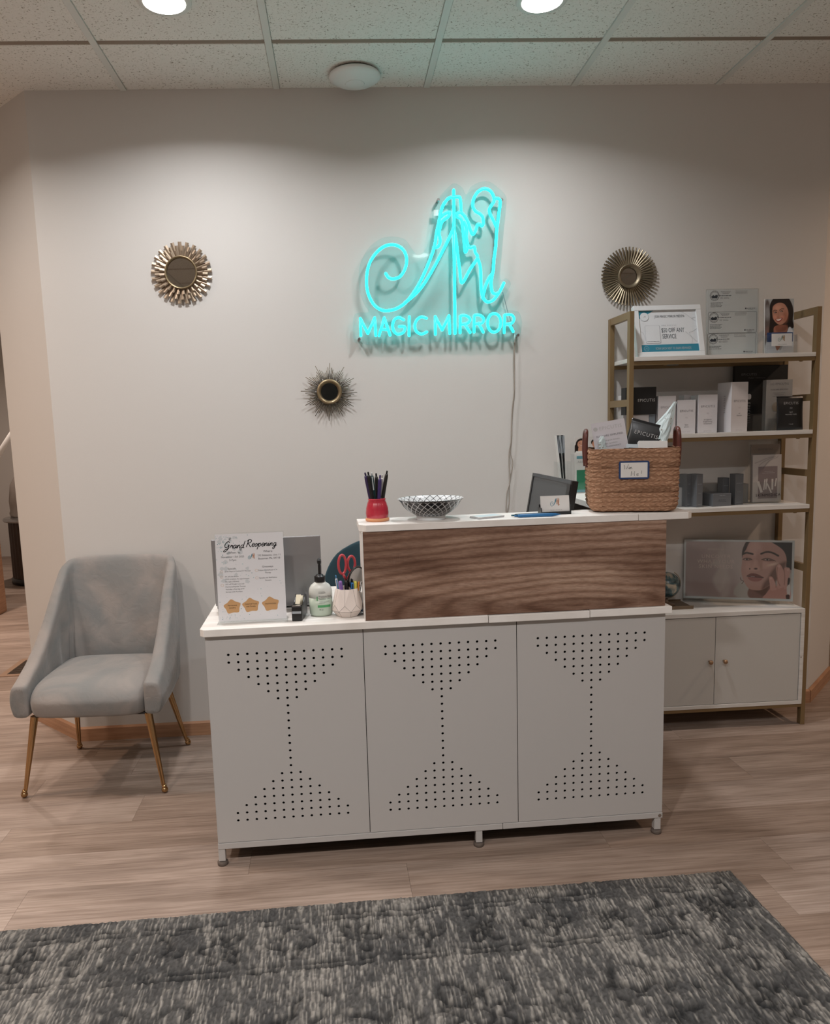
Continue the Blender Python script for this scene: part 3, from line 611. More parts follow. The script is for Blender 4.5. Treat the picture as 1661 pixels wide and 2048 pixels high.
# ================================================================== TEAL OFFICE CHAIR behind the desk
oc = thing('office_chair', 'dark teal velvet office chair with a rounded back, behind the reception desk', 'chair', (1.135, -.285, 0), (0, 0, PI+.05))
R = []
for k in range(0, 15):
    t = k/14; z = .40+.458*t; wv = .190*math.sqrt(max(.0, 1-(max(0, (t-.5))/.5)**2.3)) if t > .5 else .16+.03*t/.5
    wv = max(wv, .012); th = .028
    row = []
    for s_, y_ in [(c/8, -1) for c in range(-8, 9)]+[(c/8, 1) for c in range(8, -9, -1)]:
        x = wv*s_; row.append((x, -.17+.10*(x/.2)**2*1.1-.06*t+y_*th*.5*math.sqrt(max(0, 1-(s_*.97)**2)), z))
    R.append(row)
B().ring(R).build('backrest', TEALV, oc, sub=1)
R = []
for z, s_ in ((.40, .85), (.41, .97), (.44, 1.0), (.47, .97), (.485, .8), (.49, .3)): R.append([(sup(2*PI*k/32, .23*s_, .22*s_, .5)[0], sup(2*PI*k/32, .23*s_, .22*s_, .5)[1]+.02, z) for k in range(32)])
B().ring(R).build('seat', TEALV, oc)
B().cyl((0, 0, .08), (0, 0, .41), .024, n=16).build('gas_column', STEEL, oc)
for k in range(5):
    a = 2*PI*k/5; lg = B().cyl((.02*math.cos(a), .02*math.sin(a), .09), (.27*math.cos(a), .27*math.sin(a), .06), .018, .012, 10).build('base_arm', STEEL, oc)
    B().cyl((.27*math.cos(a)-.012*math.sin(a), .27*math.sin(a)+.012*math.cos(a), .025), (.27*math.cos(a)+.012*math.sin(a), .27*math.sin(a)-.012*math.cos(a), .025), .025, n=16).build('caster', BLACK, lg)

# ================================================================== SHELF UNIT with cabinet
SX0, SX1, SYF, SYB = 2.208, 2.998, -.249, -.004
ZS = [1.578, 1.266, .958]; SZT = 1.758
shelf = thing('shelving_unit', 'gold framed shelving unit with three white shelves over a white two-door cabinet', 'shelf')
PW = .019
for x in (SX0, SX1-PW):
    for y0, y1 in ((SYF, SYF+.026), (SYB-.026, SYB)): box('post', BRASS, x, x+PW, y0, y1, 0, SZT, shelf, bevel=.001)
    for z0, z1 in ((SZT-.028, SZT), (1.384, 1.412), (1.072, 1.10), (.67, .70), (.068, .088)):
        box('side_rail', BRASS, x+.001, x+PW-.001, SYF+.0262, SYB-.0262, z0, z1, shelf)
for z in ZS:
    box('shelf_board', SHELFW, SX0+PW+.001, SX1-PW-.001, SYF-.003, SYB-.006, z-.0165, z, shelf, bevel=.0008)
    box('front_rail', BRASS, SX0+PW+.0005, SX1-PW-.0005, SYF+.002, SYF+.018, z-.0325, z-.017, shelf); box('back_rail', BRASS, SX0+PW+.0005, SX1-PW-.0005, SYB-.022, SYB-.006, z-.0325, z-.017, shelf)
    for x in (SX0+.15, SX1-.075): B().sphere((x, SYF+.008, z-.0335), .006, 10, sc=(1.4, 1, .5)).build('screw', BRASS, shelf)
CZ0, CZ1 = .095, .515
x0, x1 = SX0+PW+.001, SX1-PW-.001-.0
box('cabinet_top', SHELFW, x0, x1, SYF-.004, SYB-.006, CZ1-.018, CZ1, shelf, bevel=.0008); box('cabinet_bottom', SHELFW, x0, x1, SYF-.004, SYB-.006, CZ0, CZ0+.016, shelf, bevel=.0008)
box('cabinet_side', SHELFW, x0, x0+.016, SYF-.004, SYB-.008, CZ0+.0162, CZ1-.0182, shelf); box('cabinet_side', SHELFW, x1-.016, x1, SYF-.004, SYB-.008, CZ0+.0162, CZ1-.0182, shelf)
box('cabinet_back', SHELFW, x0+.017, x1-.017, SYB-.014, SYB-.008, CZ0+.017, CZ1-.019, shelf)
box('cabinet_rail', BRASS, SX0+PW+.0005, SX1-PW-.0005, SYF+.001, SYF+.018, CZ0-.0155, CZ0-.0005, shelf)
xm = 2.591
CABD = mat('cabinet_door_white', '#bdbbb6', .45)
for a_, b_, kx in ((x0+.0175, xm-.0012, 2.566), (xm+.0012, x1-.0185, 2.629)):
    d = box('cabinet_door', CABD, a_, b_, SYF-.002, SYF+.014, CZ0+.018, CZ1-.021, shelf, bevel=.0006)
    B().ring([[(kx+r*math.cos(2*PI*k/20), SYF-.002-y, .304+r*math.sin(2*PI*k/20)) for k in range(20)] for r, y in ((.004, 0), (.0045, .009), (.0085, .013), (.0095, .019), (.007, .0235), (.001, .025))]).build('knob', mat('wood_brass_knob', '#9b7a5c', .3, metal=.5), d)
box('wall_stop', STEEL, SX1-PW-.014, SX1-PW-.009, SYF-.0045, SYF-.004, .30, .305, shelf)

# ================================================================== RUG
rg = thing('area_rug', 'dark grey wool area rug with carved scrollwork and pale streaks, in front of the desk', 'rug', (2.134, -1.269, 0), (0, 0, .0289))
RW, RH, dx = 3.0, 1.45, .0029
nx, ny = int(RW/dx), int(RH/(dx*1.5))
u = np.linspace(0, RW, nx)[None]; v = np.linspace(0, RH, ny)[:, None]      # u from right edge, v from the back edge
wob = .012*(vnoise(ny, nx, 22, 30, 1)-.5)+.008*(vnoise(ny, nx, 6, 9, 2)-.5)
ed = np.minimum(u, v)+wob
def groove(d, w_): return np.exp(-(d/w_)**2)
g = np.zeros((ny, nx))
for d_ in (.055, .075, .235, .252): g = np.maximum(g, groove(ed-d_, .0055))
# border motif and field medallions
def motif(cx, cy, rx, ry, k, seed):
    a = np.arctan2((v-cy)/ry, (u-cx)/rx); r_ = np.hypot((u-cx)/rx, (v-cy)/ry)+wob*6
    sc_ = .0065/min(rx, ry); p1 = groove((r_-(.62+.22*np.cos(k*a)))/(1+.3*k*abs(np.sin(k*a))), sc_*.8); p2 = groove((r_-(.34+.13*np.cos(k*a+PI)))/(1+.3*k*abs(np.sin(k*a))), sc_); p3 = groove(r_-.12, sc_)
    return np.maximum(np.maximum(p1, p2), p3)*(r_ < 1.08)
bw = .155
for i in range(18): g = np.maximum(g, motif(.09+i*.17, bw, .075, .07, 4 if i % 2 else 6, i))
for j in range(9): g = np.maximum(g, motif(bw, .16+j*.17, .07, .075, 4 if j % 2 else 6, j))
for i in range(8):
    for j in range(4):
        cx_, cy_ = .46+i*.38+(.19 if j % 2 else 0), .46+j*.31; g = np.maximum(g, motif(cx_, cy_, .19, .15, 6 if (i+j) % 2 else 4, i)*.95)
        g = np.maximum(g, .8*motif(cx_+.19, cy_, .055, .07, 3, i))
brk = np.clip((vnoise(ny, nx, 7, 11, 5)-.2)*2.6, 0, 1); g = g*brk
st = vnoise(ny, nx, 5.5, 1.02, 11)*.66+vnoise(ny, nx, 9, 1.5, 12)*.34; blot = vnoise(ny, nx, 26, 38, 13)*.6+vnoise(ny, nx, 9, 12, 14)*.4
fine = vnoise(ny, nx, 1.3, 1.5, 15)
lw_ = .35+.65*np.clip((u-0)/2.2, 0, 1)*0+.25
light = np.clip((st-.52+.42*(blot-.5))*4.4, 0, 1)
dark = np.array(rgb('#3c3d3e')); mid = np.array(rgb('#5c5b59')); lt = np.array(rgb('#918e88')); vd = np.array(rgb('#1a1c1e'))
C = dark[None, None]*(1-blot[..., None])+mid[None, None]*blot[..., None]; C = C*(1-light[..., None]*.75)+lt*light[..., None]*.75
C = C*(1-.78*g[..., None])+vd*.78*g[..., None]; C = C*(.60+.80*fine[..., None])
Z = .0130-.0072*g+.0022*(st-.5)+.0040*(fine-.5)+.0035*(vnoise(ny, nx, 3, 4, 16)-.5)
edge = np.minimum(np.minimum(u, RW-u), np.minimum(v, RH-v)); Z = Z*np.clip(edge/.008+.15, 0, 1)**.5
X = -(u+0*v); Y = -(v+0*u)
fr = .003*(vnoise(ny, nx, 2, 2, 21)-.5)*np.clip(1-edge/.012, 0, 1); X = X+fr; Y = Y+fr
me = grid_mesh('pile', X, Y, Z, C); me.materials.append(RUGM); po = link('pile', me, rg); po['kind'] = 'stuff'
box('backing', mat('rug_backing', '#2b2b2b', .9), -RW+.004, -.004, -RH+.004, -.004, .0003, .004, rg)

# ================================================================== PRINTED LOGO (flat, unit height) and other print helpers
def logo(b, x, z, h, y, m1, m2, wd=.07):
    wd *= .6
    s_ = h/2300*1.0; f = lambda L: [(x+(a-1450)*h/620, z+(c-1995)*h/620) for a, c in L]
    for k, q in enumerate(ART):
        if k in (1, 2, 3): b.stroke(f(q), wd*h*(.9 if k == 1 else .8), y, m1)
        elif k in (4, 5, 6, 7, 8): b.stroke(f(q), wd*h, y, m2)
    b.flat(f([(1600,2205),(1640,2060),(1655,1900),(1700,1860),(1704,1980),(1712,2160),(1665,2150),(1640,2110)]), y+.00005, m2)
    b.flat(f([(1385,1890),(1470,2060),(1500,2190),(1540,2250),(1545,2130),(1440,1950)]), y+.00005, m1)
TEALI = mat('logo_teal', '#3d7f93', .6); ROSE = mat('logo_rose', '#b98970', .6)
def brand(b, x, z, w_, y, m, small=None, msmall=None):
    size = w_*.19; b.text('EPICUTIS', x, z, size, y, m, space=1.28, sx=.93)
    return b
LIFT = .0005

# ================================================================== THINGS ON THE DESK
def dthing(name, label, cat, x, n, z, rz=0, group=None, rx=0): return thing(name, label, cat, DW(x, n, z), (rx, 0, DA+rz), group)
# open laptop seen from behind
lp = dthing('laptop', 'open silver laptop seen from behind, at the left end of the desk', 'laptop', .181, .215, ZT)
SILV = mat('laptop_silver', '#9a9a9c', .35, metal=.6)
B().box(-.17, .17, .0, .235, .006, .018).build('base', SILV, lp, bevel=.003)
for x in (-.155, .155): B().box(x-.012, x+.012, .0, .012, 0, .0062).build('foot', BLACK, lp)
for x in (-.155, .155): B().box(x-.012, x+.012, .21, .222, 0, .0062).build('foot', BLACK, lp)
ld = B().box(-.173, .173, -.006, .0, 0, .222).build('lid', SILV, lp, loc=(0, -.001, .019), rot=(math.radians(6), 0, 0), bevel=.002)
B().box(-.166, .166, .0002, .0008, .008, .215).build('screen', BLACK, ld)
# flyer in an acrylic stand
fl = dthing('flyer_stand', 'clear acrylic stand with a white grand reopening flyer with gold stars, on the desk', 'sign', .140, .062, ZT, 0)
FW, FH = .205, .268
B().box(-.106, .106, -.034, .035, 0, .003).build('stand_base', ACR, fl, bevel=.0008)
fp = B().box(-FW/2-.002, FW/2+.002, -.0015, .0015, 0, FH+.003).build('acrylic_panel', ACR, fl, loc=(0, -.004, .003), rot=(math.radians(-4), 0, 0))
FB = mat('flyer_paper', '#d9d9dc', .5); FT = mat('flyer_teal', '#8fb3b8', .6); FG = mat('flyer_grey', '#c4c8cb', .6); FS = mat('flyer_gold', '#c99f70', .4, metal=.25); FDT = mat('flyer_dark_teal', '#4d8490', .6)
b = B(); y = -.0028; b.box(-FW/2, FW/2, -.0026, -.0018, .002, FH)
rr = random.Random(5)
for k in range(230):
    a = rr.random(); q = rr.random()
    if rr.random() < .5: x, z = -FW/2+abs(rr.gauss(0, .035)), FH-abs(rr.gauss(0, .05))
    elif rr.random() < .6: x, z = -FW/2+abs(rr.gauss(0, .05)), .008+abs(rr.gauss(0, .03))
    else: x, z = rr.uniform(-FW/2, FW/2), rr.uniform(.006, FH*.62)
    if not (-FW/2+.002 < x < FW/2-.002 and .004 < z < FH-.003): continue
    r_ = rr.uniform(.0005, .0022); b.flat([(x+r_*(1 if j % 2 else .45)*math.cos(PI*j/4), z+r_*(1 if j % 2 else .45)*math.sin(PI*j/4)) for j in range(8)], y+.0001, rr.choice([3, 3, 4, 4, 5]))
for k in range(26):
    x, z = -FW/2+.01+abs(rr.gauss(0, .05)), FH-.01-abs(rr.gauss(0, .06)); r_ = rr.uniform(.004, .012)
    if x+r_ < FW/2 and z+r_ < FH and z-r_ > 0 and x-r_ > -FW/2: b.flat([(x+r_*rr.uniform(.5, 1)*math.cos(t), z+r_*rr.uniform(.4, 1)*math.sin(t)) for t in np.linspace(0, 2*PI, 9)[:-1]], y+.00015, 4)
# hand-lettered heading drawn as brush strokes
def script(b, word, x, z, h, y, m, slant=.25, wd=.07):
    G = {'G': ([[(.75,.85),(.5,1.05),(.2,.8),(.1,.4),(.3,.15),(.6,.3),(.7,.55),(.5,.5)],[(.72,.55),(.66,0),(.4,-.4),(.12,-.45),(.2,-.2),(.8,.05)]], .9),
         'r': ([[(0,.1),(.15,.5),(.22,.35),(.4,.45),(.36,.15),(.5,.02)]], .46), 'a': ([[(.42,.42),(.2,.48),(.05,.2),(.2,.02),(.38,.2),(.44,.45),(.42,.1),(.58,.05)]], .55),
         'n': ([[(0,.1),(.1,.45),(.1,.0)],[(.1,.2),(.3,.48),(.38,.3),(.38,.08),(.52,.05)]], .52), 'd': ([[(.4,.4),(.2,.46),(.05,.2),(.2,.02),(.38,.2),(.55,1.05),(.46,.5),(.42,.08),(.6,.05)]], .6),
         'R': ([[(.3,1.0),(.22,.5),(.12,-.05)],[(.05,.8),(.4,1.08),(.72,.9),(.6,.62),(.25,.5),(.5,.3),(.7,.0),(.85,.05)]], .85),
         'e': ([[(.05,.2),(.3,.25),(.38,.42),(.2,.47),(.06,.2),(.2,.0),(.45,.1)]], .44), 'o': ([[(.25,.47),(.06,.25),(.2,.0),(.4,.2),(.25,.47),(.35,.35),(.55,.38)]], .5),
         'p': ([[(.0,.1),(.12,.48),(.05,-.1),(.0,-.45)],[(.08,.25),(.3,.48),(.42,.25),(.28,.02),(.1,.08)]], .5), 'i': ([[(0,.1),(.1,.45),(.08,.08),(.25,.05)],[(.13,.64),(.15,.68)]], .24),
         'g': ([[(.4,.42),(.2,.46),(.05,.2),(.2,.02),(.38,.2),(.42,.45),(.36,-.15),(.18,-.45),(.05,-.3),(.3,-.05),(.6,.12)]], .55),
         'W': ([[(.0,.9),(.15,.0),(.38,.6),(.5,.0),(.85,1.0)]], .85), 'M': ([[(.02,0),(.12,.95),(.38,.3),(.7,.95),(.66,0)]], .82), '!': ([[(.12,.95),(.1,.3)],[(.09,.06),(.1,.0)]], .3), ' ': ([], .4)}
    cx = x
    for ch in word:
        st_, adv = G[ch]
        for q in st_: b.stroke([(cx+(a+slant*c)*h, z+c*h) for a, c in q], wd*h, y, m, curve=ch not in 'WM')
        cx += adv*h
    return cx
script(b, 'Grand', -.078, .224, .0205, y, 1, wd=.115); script(b, 'Reopening', -.012, .227, .0205, y, 1, wd=.115)
tx = lambda t, x, z, s_, m=1, al='C': b.text(t, x, z, s_, y, m, al, bold=.012)
tx('When:', -.052, .2085, .0092); tx('November 13th 2025', -.052, .196, .0079); tx('5-7pm', -.052, .186, .0082)
tx('Where:', .055, .2085, .0092); tx('232 Edelweiss, Unit 11', .058, .197, .0076); tx('Bozeman Mt, 59718', .058, .187, .0082)
logo(b, .004, .196, .022, y, 6, 7, .08)
tx('Specials', -.056, .160, .0080); tx('Giveaways', .052, .162, .0080)
for k, t in enumerate(['$100 Mayor\'s Cocktail IV Therapy', '', '5% off Unit Botox', '(Will complete the appointment', 'the night of Event)', '25% off Weight Loss and', 'Hormone/Peptide Therapy', '*Includes a free bag of IV', 'therapy with Purchase']):
    if t: tx(t, -.078, .1525-.0078*k, .0056, 1, 'L')
for k, t in enumerate(['Deluxe HydraFacial w/ IV', 'Therapy', '', 'Epicutis and SkinMedica', 'Skincare']):
    if t: tx(t, .052, .152-.0078*k, .0056)
def star(cx, cz, R_):
    P = [(cx+R_*(1 if j % 2 == 0 else .80)*math.cos(PI/2+.12+PI*j/5), cz+R_*.86*(1 if j % 2 == 0 else .76)*math.sin(PI/2+.12+PI*j/5)) for j in range(10)]; return [tuple(q) for q in crom(P, 4, True)]
for x, z, t in ((-.060, .046, 'Permanent|Jewelry'), (-.004, .048, 'Catered Food|and Drinks'), (.056, .049, 'HOTWORX')):
    b.flat(star(x, z, .027), y-.0001, 2); L = t.split('|')
    for k, q in enumerate(L): b.text(q, x, z-.001+(.0065*(len(L)-1)/2)-.0075*k, .0064, y-.0003, 1, bold=.012)
for x, z in ((-.088, .154), (-.088, .138), (-.087, .113), (.018, .154), (.018, .131)):
    P = star(x, z, .0048); b.stroke(P+[P[0]], .0006, y, 2, curve=False)
b.build('flyer', [FB, INK, FS, FT, FG, FDT, TEALI, ROSE], fp)
# tape dispenser
td = dthing('tape_dispenser', 'small black tape dispenser beside the hand sanitizer bottle', 'tape dispenser', .281, .085, ZT, -.12)
P = [(-.048, 0), (.062, 0), (.068, .02), (.066, .044), (.054, .060), (.036, .066), (.018, .060), (.0, .048), (-.02, .044), (-.040, .047), (-.048, .050), (-.050, .03)]
for x in (-.0155, .0125):
    q = [(x, a, c) for a, c in P]; q2 = [(x+.003, a, c) for a, c in P]; n = len(P)
    B().add(q+q2, [tuple(range(n)), tuple(reversed(range(n, 2*n)))]+[(i, i+n, (i+1) % n+n, (i+1) % n) for i in range(n)]).build('side_wall', BLACK, td, bevel=.001)
B().box(-.0125, .0125, -.047, .06, 0, .026).box(-.0155, .0155, -.052, -.044, .0, .046).build('body', BLACK, td, bevel=.002)
B().box(-.0135, .0135, -.054, -.0515, .024, .031).build('badge', mat('badge_grey', '#9aa0a6', .3), td)
B().box(-.0125, .0125, -.051, -.040, .0465, .0485).build('cutter', STEEL, td)
B().cyl((-.0095, .034, .040), (.0095, .034, .040), .021, n=28).build('tape_roll', mat('tape_cream', '#c9c0a8', .4), td)
B().add([(-.006, -.036, .050), (.008, -.036, .050), (.0095, -.012, .074), (-.0055, -.012, .074)], [(0, 1, 2, 3)]).build('tape_end', mat('tape_cream', '#c9c0a8', .4), td)
# hand sanitizer
hs = dthing('sanitizer_bottle', 'translucent pump bottle of pale green hand sanitizer with a black pump', 'bottle', .3485, .096, ZT)
m = mat('frosted_plastic', '#cfd2cc', .35, spec=.5); m.node_tree.nodes['Principled BSDF'].inputs['Subsurface Weight'].default_value = .0
mg = mat('green_gel_plastic', '#b4c2b2', .3, spec=.5)
B().lathe([(.026, 0), (.032, .002), (.0355, .008), (.0362, .03), (.0365, .0585)], 40, sy=.72).build('gel', mg, hs)
B().lathe([(.0365, .0586), (.0362, .078), (.0345, .087), (.029, .097), (.02, .104), (.0155, .107), (.0155, .109)], 40, sy=.72).build('bottle', m, hs)
B().lathe([(.0165, .1075), (.017, .109), (.017, .124), (.0165, .125), (.011, .1255), (.0105, .130), (.005, .131)], 24).build('pump_collar', BLACK, hs)
pm_ = B().lathe([(.0045, .130), (.0045, .160)], 14); pm_.sphere((0, 0, .170), .0075, 12, sc=(.9, 1, 1.5)).box(-.0045, .0045, -.030, 0, .171, .178).build('pump_head', BLACK, hs, bevel=.0005)
b = B(); Rx, Ry = .0366, .0366*.72
def wrp(x, y, z): t = (x+.0)/Rx*1.0; t = max(-1.5, min(1.5, t)); return (Rx*math.sin(t), -Ry*math.cos(t)+y-.0003, z)
def wr(x0, x1, z0, z1, m):
    n = 10
    for k in range(n):
        a, c = x0+(x1-x0)*k/n, x0+(x1-x0)*(k+1)/n; b.add([wrp(a, 0, z0), wrp(c, 0, z0), wrp(c, 0, z1), wrp(a, 0, z1)], [(0, 1, 2, 3)], m)
wr(-.010, .034, .030, .0375, 1); wr(-.0125, -.0095, .052, .065, 1)
for t, z, s_, mm in (('MCKESSON', .0745, .0042, 2), ('Premium Hand', .0620, .0072, 0), ('Sanitizer with Aloe', .0545, .0072, 0), ('18 oz', .0215, .0058, 2)): b.text(t, -.006, z, s_, 0, mm, 'L', wrap=wrp, bold=.01)
for z, l in ((.0795, .02), (.049, .036), (.046, .036), (.0435, .02)): wr(-.006, -.006+l, z, z+.0006, 0)
b.build('label_print', [GREYINK, mat('label_green', '#4f9a63', .5), INK], hs)
# geometric white pen pot
pp = dthing('pen_pot', 'faceted white ceramic pot with thin black lines, full of pens and scissors', 'pot', .431, .075, ZT, .18)
CERW = mat('matte_ceramic', '#ddd2cb', .5); n = 8; rows = [(.030, 0), (.0345, .003), (.0495, .021), (.0445, .048), (.0365, .088)]
b = B(); Rg = [[(r_*math.cos(2*PI*(k+.5*0)/n), r_*math.sin(2*PI*(k)/n), z) for k in range(n)] for r_, z in (rows[0], rows[1], rows[2])]
top = [(rows[4][0]*math.cos(2*PI*k/n), rows[4][0]*math.sin(2*PI*k/n), rows[4][1]) for k in range(n)]
midp = [(.0475*math.cos(2*PI*(k+.5)/n), .0475*math.sin(2*PI*(k+.5)/n), .040) for k in range(n)]
b.ring(Rg, 0, False, (True, False)); o = len(b.v); b.add(Rg[2]+midp+top, [(k, (k+1) % n, n+k) for k in range(n)]+[(k, n+k, 2*n+k) for k in range(n)]+[((k+1) % n, 2*n+(k+1) % n, n+k) for k in range(n)]+[(n+k, 2*n+(k+1) % n, 2*n+k) for k in range(n)], 0)
b.ring([top, [(x*.92, y_*.92, z) for x, y_, z in top], [(x*.9, y_*.9, .03) for x, y_, z in top]], 0, False, (False, True)); b.build('pot', CERW, pp)
b = B()
for k in range(n):
    for p_, q_ in ((Rg[2][k], Rg[2][(k+1) % n]), (Rg[2][k], midp[k]), (Rg[2][(k+1) % n], midp[k]), (Rg[1][k], Rg[2][k]), (midp[k], tuple((np.array(top[k])+np.array(top[(k+1) % n]))/2))): b.tube([p_, q_], .00035, 4)
b.build('line_pattern', INK, pp)
def in_pot(px, pn, ang, lean, base=(.431, .075), zb=ZT+.012):   # frame for a stick standing in the pot, local z along it
    return DW(base[0]+px, base[1]+pn, zb), (lean, ang, DA)
PC = {}
def pen(label, loc, rot, col, L=.14, r=.0046, clip=None, tip='#18181a', group='pens in the pots', cat='pen', name='pen', click=True):
    t = thing(name, label, cat, loc, rot, group); mm = mat('pen_'+str(col), col, .35); mc = mat('pen_'+str(clip or col), clip or col, .3)
    B().lathe([(.0009, 0), (r*.75, .014), (r, .03), (r, L-.012), (r*.86, L-.002), (r*.6, L)], 14).build('barrel', mm, t)
    if click: B().lathe([(r*.5, L), (r*.5, L+.009), (r*.4, L+.010)], 10).build('button', mc, t)
    B().box(-.0015, .0015, -r-.0026, -r-.0012, L-.044, L-.004).box(-.0015, .0015, -r-.0022, -r+.001, L-.008, L-.003).build('clip', mc, t, bevel=.0003)
    return t
z0 = ZT+.012
pen('white pen with a blue end in the faceted pot', DW(.412, .072, z0), (0, -.12, DA), '#c9c9cc', .108, .0042, '#4a86b8')
pen('purple highlighter in the faceted pot', DW(.420, .058, z0), (.02, -.09, DA), '#8a6ab0', .102, .0062, '#7a58a4', click=False, name='highlighter', cat='highlighter')
pen('thick black marker in the faceted pot', DW(.431, .060, z0), (0, -.02, DA), '#141415', .102, .0065, click=False, name='marker', cat='marker')
pen('blue pen with a black cap in the faceted pot', DW(.442, .054, z0), (0, .06, DA), '#2f74b5', .096, .0046, '#15151a')
pen('yellow highlighter in the faceted pot', DW(.449, .062, z0), (0, .09, DA), '#d8cf5c', .098, .0058, '#cfc350', click=False, name='highlighter', cat='highlighter')
pen('orange pencil in the faceted pot', DW(.455, .070, z0), (0, .14, DA), '#d98d3c', .096, .0035, click=False, name='pencil', cat='pencil')
pen('black pen with a white end in the faceted pot', DW(.456, .078, z0), (0, .20, DA), '#17171a', .100, .0042, '#d9d9d9')
# scissors
sc = thing('scissors', 'red handled scissors standing in the faceted pot', 'scissors', DW(.432, .088, z0), (.05, -.02, DA+.35))
REDP = mat('red_handle', '#b8424a', .35)
for s_, zc_, rx_, rz_, xo in ((-1, .150, .0125, .030, -.014), (1, .148, .0125, .024, .018)):
    b = B(); pts = [(xo+rx_*math.cos(t), s_*.002, zc_+rz_*math.sin(t)) for t in np.linspace(0, 2*PI, 25)[:-1]]; b.tube(pts, .0040, 8, closed=True)
    b.tube([(xo*.9, s_*.002, zc_-rz_), (s_*.003, s_*.001, .10)], .0042, 8); b.build('handle', REDP, sc)
    B().add([(s_*.001, s_*.001, .108), (s_*.007, s_*.001, .098), (s_*.0055, s_*.001, .03), (0, s_*.001, .002), (-s_*.001, s_*.001, .05)], [(0, 1, 2, 3, 4)]).build('blade', STEEL, sc)
B().cyl((0, -.004, .098), (0, .004, .098), .0035, n=12).build('pivot', STEEL, sc)
hm = thing('hand_mirror', 'round chrome disc mirror with a thick black rim, in the faceted pot', 'mirror', DW(.450, .066, z0+.075), (.1, .30, DA+.45))
n = 40; el = lambda r_, y_: [(r_*.86*math.cos(2*PI*k/n), y_, .034+r_*1.2*math.sin(2*PI*k/n)) for k in range(n)]
B().ring([el(.0275, .008), el(.031, .004), el(.031, -.002), el(.0285, -.004), el(.0265, -.003)], cap=(True, False)).build('rim', BLACK, hm)
B().add(el(.0268, -.0032), [tuple(range(n))]).build('mirror_glass', STEEL, hm)
B().cyl((0, .002, .0), (-.004, .002, -.06), .006, .005, 12).build('handle', BLACK, hm)
bx = dthing('note_box', 'small blue box with a white lid wedged behind the faceted pot', 'box', .466, .150, ZT, .1)
B().box(-.014, .010, -.03, .03, 0, .038).build('body', mat('blue_box', '#2c6fa3', .4), bx, bevel=.001); B().box(-.015, .011, -.031, .031, .038, .062).build('lid', PAPER, bx, bevel=.001)

# ================================================================== THINGS ON THE COUNTER
rc = dthing('red_pen_cup', 'glossy red ceramic pen cup with a tan base ring, left end of the counter', 'cup', .5335, .085, ZC)
B().lathe([(.031, .004), (.0345, .012), (.0355, .026), (.034, .040), (.030, .055), (.0262, .064), (.0275, .068), (.026, .070), (.0245, .066), (.028, .040), (.030, .012)], 40).build('cup_body', mat('red_glaze', '#b02a3c', .25, coat=.4), rc)
B().lathe([(.034, 0), (.0365, .002), (.037, .007), (.035, .0105), (.03, .011)], 40).build('base_ring', mat('tan_glaze', '#d39468', .4), rc)
zb_ = ZC+.014
for lab, px_, pn_, ry, rx, col, L, cl, tc in (
    ('purple pen leaning left in the red cup', -.010, .004, -.17, .03, '#35294f', .128, None, 0), ('black pen beside the leaning purple one in the red cup', -.007, -.006, -.125, .02, '#151416', .129, None, 0),
    ('dark green pen with a white clip in the red cup', -.003, .002, -.075, .0, '#0f3436', .126, '#c9ced0', 0), ('short black pen at the back of the red cup', .002, .012, .0, -.05, '#121212', .122, None, 0),
    ('purple pen with a dot on its clip, front of the red cup', .002, -.010, .075, .05, '#3b2c63', .118, None, 0), ('white pen behind the right-hand black pen in the red cup', .006, .006, .11, -.02, '#c6c2c0', .118, None, 0),
    ('black pen leaning right in the red cup, the tallest', .008, -.004, .185, .02, '#17120f', .132, None, 0)):
    pen(lab, DW(.5335+px_, .085+pn_, zb_), (rx, ry, DA), col, L, .0056, cl)
# lattice bowl
bw = dthing('lattice_bowl', 'footed bowl with a black and white lattice pattern, on the counter', 'bowl', .6985, .076, ZC)
prof = [(.001, .0075), (.040, .0075), (.043, .001), (.0455, .0), (.046, .004), (.0445, .0115), (.052, .016), (.064, .0225), (.075, .031), (.084, .041), (.090, .050), (.0945, .057), (.101, .0632), (.1022, .0645), (.0995, .0648), (.092, .058), (.086, .049), (.080, .041), (.070, .031), (.055, .022), (.03, .0165), (.001, .0155)]
pts = []
for a_, c_ in zip(prof[:-1], prof[1:]):
    m_ = max(1, int(math.hypot(c_[0]-a_[0], c_[1]-a_[1])/.0011))
    for k in range(m_): pts.append((a_[0]+(c_[0]-a_[0])*k/m_, a_[1]+(c_[1]-a_[1])*k/m_))
pts.append(prof[-1]); pts = np.array(pts); NT = 420; th = np.linspace(0, 2*PI, NT, endpoint=False)[None]
rr_ = pts[:, 0][:, None]; zz_ = pts[:, 1][:, None]; arc = np.concatenate([[0], np.cumsum(np.hypot(*np.diff(pts, axis=0).T))])[:, None]
side = np.arange(len(pts))[:, None] < int(np.argmax(pts[:, 0])); out_body = side & (zz_ > .0125)
NL = 26; sv = np.where(side, arc, arc.max()-arc)/.0115; a1 = (th/(2*PI)*NL+sv*.5) % 1; a2 = (th/(2*PI)*NL-sv*.5) % 1
ln = (np.minimum(a1, 1-a1) < .058) | (np.minimum(a2, 1-a2) < .058)
blk = np.array(rgb('#16181c')); wht = np.array(rgb('#d4d8da')); C = np.zeros((len(pts), NT, 3))
ins = (~side) & (zz_ > .0157)
for cnd, col in ((np.ones_like(ln), wht), (out_body & ~ln, blk), (out_body & ln, wht), (ins & ln, blk), (side & (zz_ > .0600), blk)): C[np.broadcast_to(cnd, ln.shape)] = col
me = grid_mesh('bowl', rr_*np.cos(th), rr_*np.sin(th), zz_+0*th, C, True, True); me.materials.append(vcol('glazed_lattice', .2, .5, .3)); link('bowl', me, bw)
